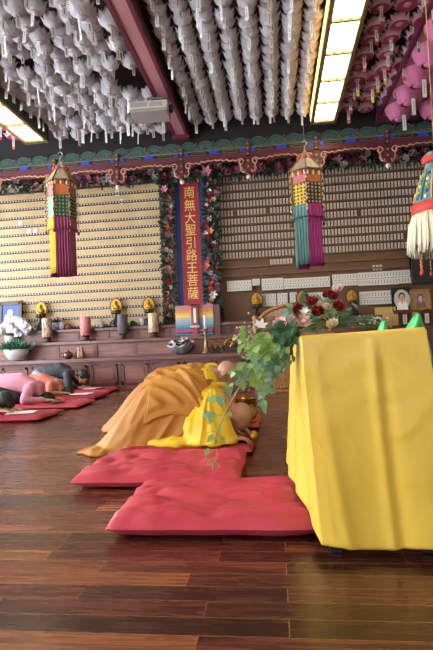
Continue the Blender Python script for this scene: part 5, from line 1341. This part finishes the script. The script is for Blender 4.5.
# ------------------------------------------------------------------ green chairs behind the table
M_gc = mat('bright_green_plastic', '#35b558', .35, var=.05)
def chair(px, py, Y, label, rz, w=.40, skew=0):
    q = P(px, py, Y=Y); r = empty('green_chair', (q.x, Y+.22, 0), label, 'chair', None, rz); H = q.z
    def back(u, v):
        a = (u-.5)*2; hw = w/2*(1-.0*v)*max(.0, 1-(v-.35)/.65)**.75 if v > .35 else w/2*(.8+.2*v/.35)
        x = a*hw+skew*v*v; z = .42+(H-.42)*v; return V((x, -.20-.06*v+.05*a*a, z))
    MB().grid(back, 18, 24).build('backrest', M_gc, r, solid=.018)
    MB().bbox(-w*.5, w*.5, -.20, .2, .41, .44, .012).build('seat', M_gc, r)
    for sx in (-1, 1):
        for sy in (-1, 1): MB().tube([(sx*w*.4, sy*.16, .41), (sx*w*.5, sy*.21, .0)], [.017, .013], 8).build('leg', M_gc, r)
chair(411, 314.5, 3.35, 'bright green chair with rounded back behind the right end of the yellow table', .0, .25, .04)
chair(380.5, 321, 4.3, 'bright green chair farther back, only its tip showing above the yellow table', .1, .2)
# ------------------------------------------------------------------ carved throne by the altar
M_cw = wood('carved_light_wood', '#9a6a3c', '#7a4e2a', .4, 'Z', coat=.2); M_cg = mat('carved_gilt_wood', '#b5803a', .4, metal=.15, var=.35, scale=30)
a_ = P(254, 392, Z=0); Yt = P(275, 393, Z=0).y; X0 = P(254, 380, Y=Yt).x; X1 = X0+1.15; D = .62
r = empty('carved_throne', ((X0+X1)/2, Yt+D/2, 0), 'ornately carved wooden throne with knobbed posts in front of the altar, partly behind the flowers', 'throne'); w = (X1-X0)/2; d = D/2
zz_ = lambda py: P(270, py, Y=Yt).z
b = MB(); b.bbox(-w, w, -d, d, 0, .05, .01).bbox(-w+.02, w-.02, -d+.02, d-.02, .05, .10, .01).bbox(-w-.0, w, -d, d, .10, .135, .008); b.build('base', M_cw, r)
b = MB()
for i in range(26): x = -w+.03+(2*w-.06)*i/25; b.ell((x, -d+.012, .077), (.02, .014, .02), nu=7, nv=5)
b.build('beaded_moulding', M_cg, r)
b = MB(); z0, z1 = .135, zz_(338); b.box(-w+.05, w-.05, -d+.05, d-.03, z0, z1, 0)
for x in (-w+.06, w-.06): b.bbox(x-.035, x+.035, -d+.02, -d+.09, z0, z1, .008, 0)
b.bbox(-w+.03, w-.03, -d+.02, -d+.06, z0, z0+.07, .006, 0); b.bbox(-w, w, -d, d, z1, z1+.04, .01, 0); b.build('seat_block', M_cw, r)
def scroll(b, cx, cz, y, s, g=1, rad=.010, turns=1.6):
    pts = []
    for i in range(22): t = i/21; a = t*turns*2*PI; q = s*(1-.85*t); pts.append((cx+g*q*math.cos(a), y, cz+q*math.sin(a)))
    b.tube(pts, rad, 5)
b = MB(); random.seed(4)
for i in range(7):
    for j in range(3): scroll(b, -w+.17+(2*w-.34)*i/6, z0+.12+(z1-z0-.18)*j/2, -d+.045, .052, 1 if (i+j) % 2 else -1)
b.build('carved_panel', M_cg, r)
zt1 = zz_(314.5)
for x, yy in ((-w+.05, -d+.05), (w-.05, -d+.05), (-w+.05, d-.05), (w-.05, d-.05)):
    h = zt1 if yy < 0 else zt1+.02
    MB().lathe([(.035, z1+.04), (.03, z1+.1), (.04, z1+.14), (.028, z1+.2), (.028, h-.12), (.045, h-.1), (.02, h-.08), (.045, h-.04), (.04, h-.015), (.01, h+.01)], 12, 0, Matrix.Translation((x, yy, 0))).build('post', M_cw, r)
for x in (-w+.05, w-.05):
    b = MB(); b.box(x-.015, x+.015, -d+.08, d-.08, z1+.06, h-.16); b.tube(catmull([(x, -d+.05, h-.14), (x, 0, h-.08), (x, d-.05, h-.06)], 6), .026, 8)
    b.build('armrest', M_cw, r)
    b = MB()
    for j in range(3):
        for k in range(2): 
            pts = []
            for i in range(18): t = i/17; a = t*3*PI; q = .05*(1-.85*t); pts.append((x-math.copysign(.022, w-.06-x if x > 0 else 1)*1, -d+.16+.15*j+q*math.cos(a), z1+.13+.1*k+q*math.sin(a)))
            b.tube(pts, .009, 5)
    b.build('arm_carving', M_cg, r)
b = MB(); yb_ = d-.06; zt2 = zz_(308)
pts = [(-w+.08, z1+.04), (w-.08, z1+.04), (w-.08, zt2-.12), (w*.55, zt2-.02), (.0, zt2+.06), (-w*.55, zt2-.02), (-w+.08, zt2-.12)]
b.prism(pts, yb_, yb_+.03); b.build('backrest', M_cw, r)
b = MB()
for i in range(9):
    for j in range(3): scroll(b, -w+.16+(2*w-.32)*i/8, z1+.12+(zt2-z1-.26)*j/2, yb_-.012, .055, 1 if (i+j) % 2 else -1)
b.tube(catmull([(-w+.1, yb_-.01, zt2-.12), (-w*.55, yb_-.01, zt2-.0), (0, yb_-.01, zt2+.07), (w*.55, yb_-.01, zt2-.0), (w-.1, yb_-.01, zt2-.12)], 8), .028, 8)
b.build('backrest_carving', M_cg, r)
# ------------------------------------------------------------------ daylight
w = bpy.data.worlds.new('World'); bpy.context.scene.world = w; w.use_nodes = True
bg = w.node_tree.nodes['Background']; bg.inputs[0].default_value = (.88, .93, 1.0, 1); bg.inputs[1].default_value = 12.0
sc = bpy.context.scene
sc.view_settings.view_transform = 'Standard'; sc.view_settings.look = 'None'; sc.view_settings.gamma = 1; sc.view_settings.exposure = 0.12
sc.view_settings.use_curve_mapping = False
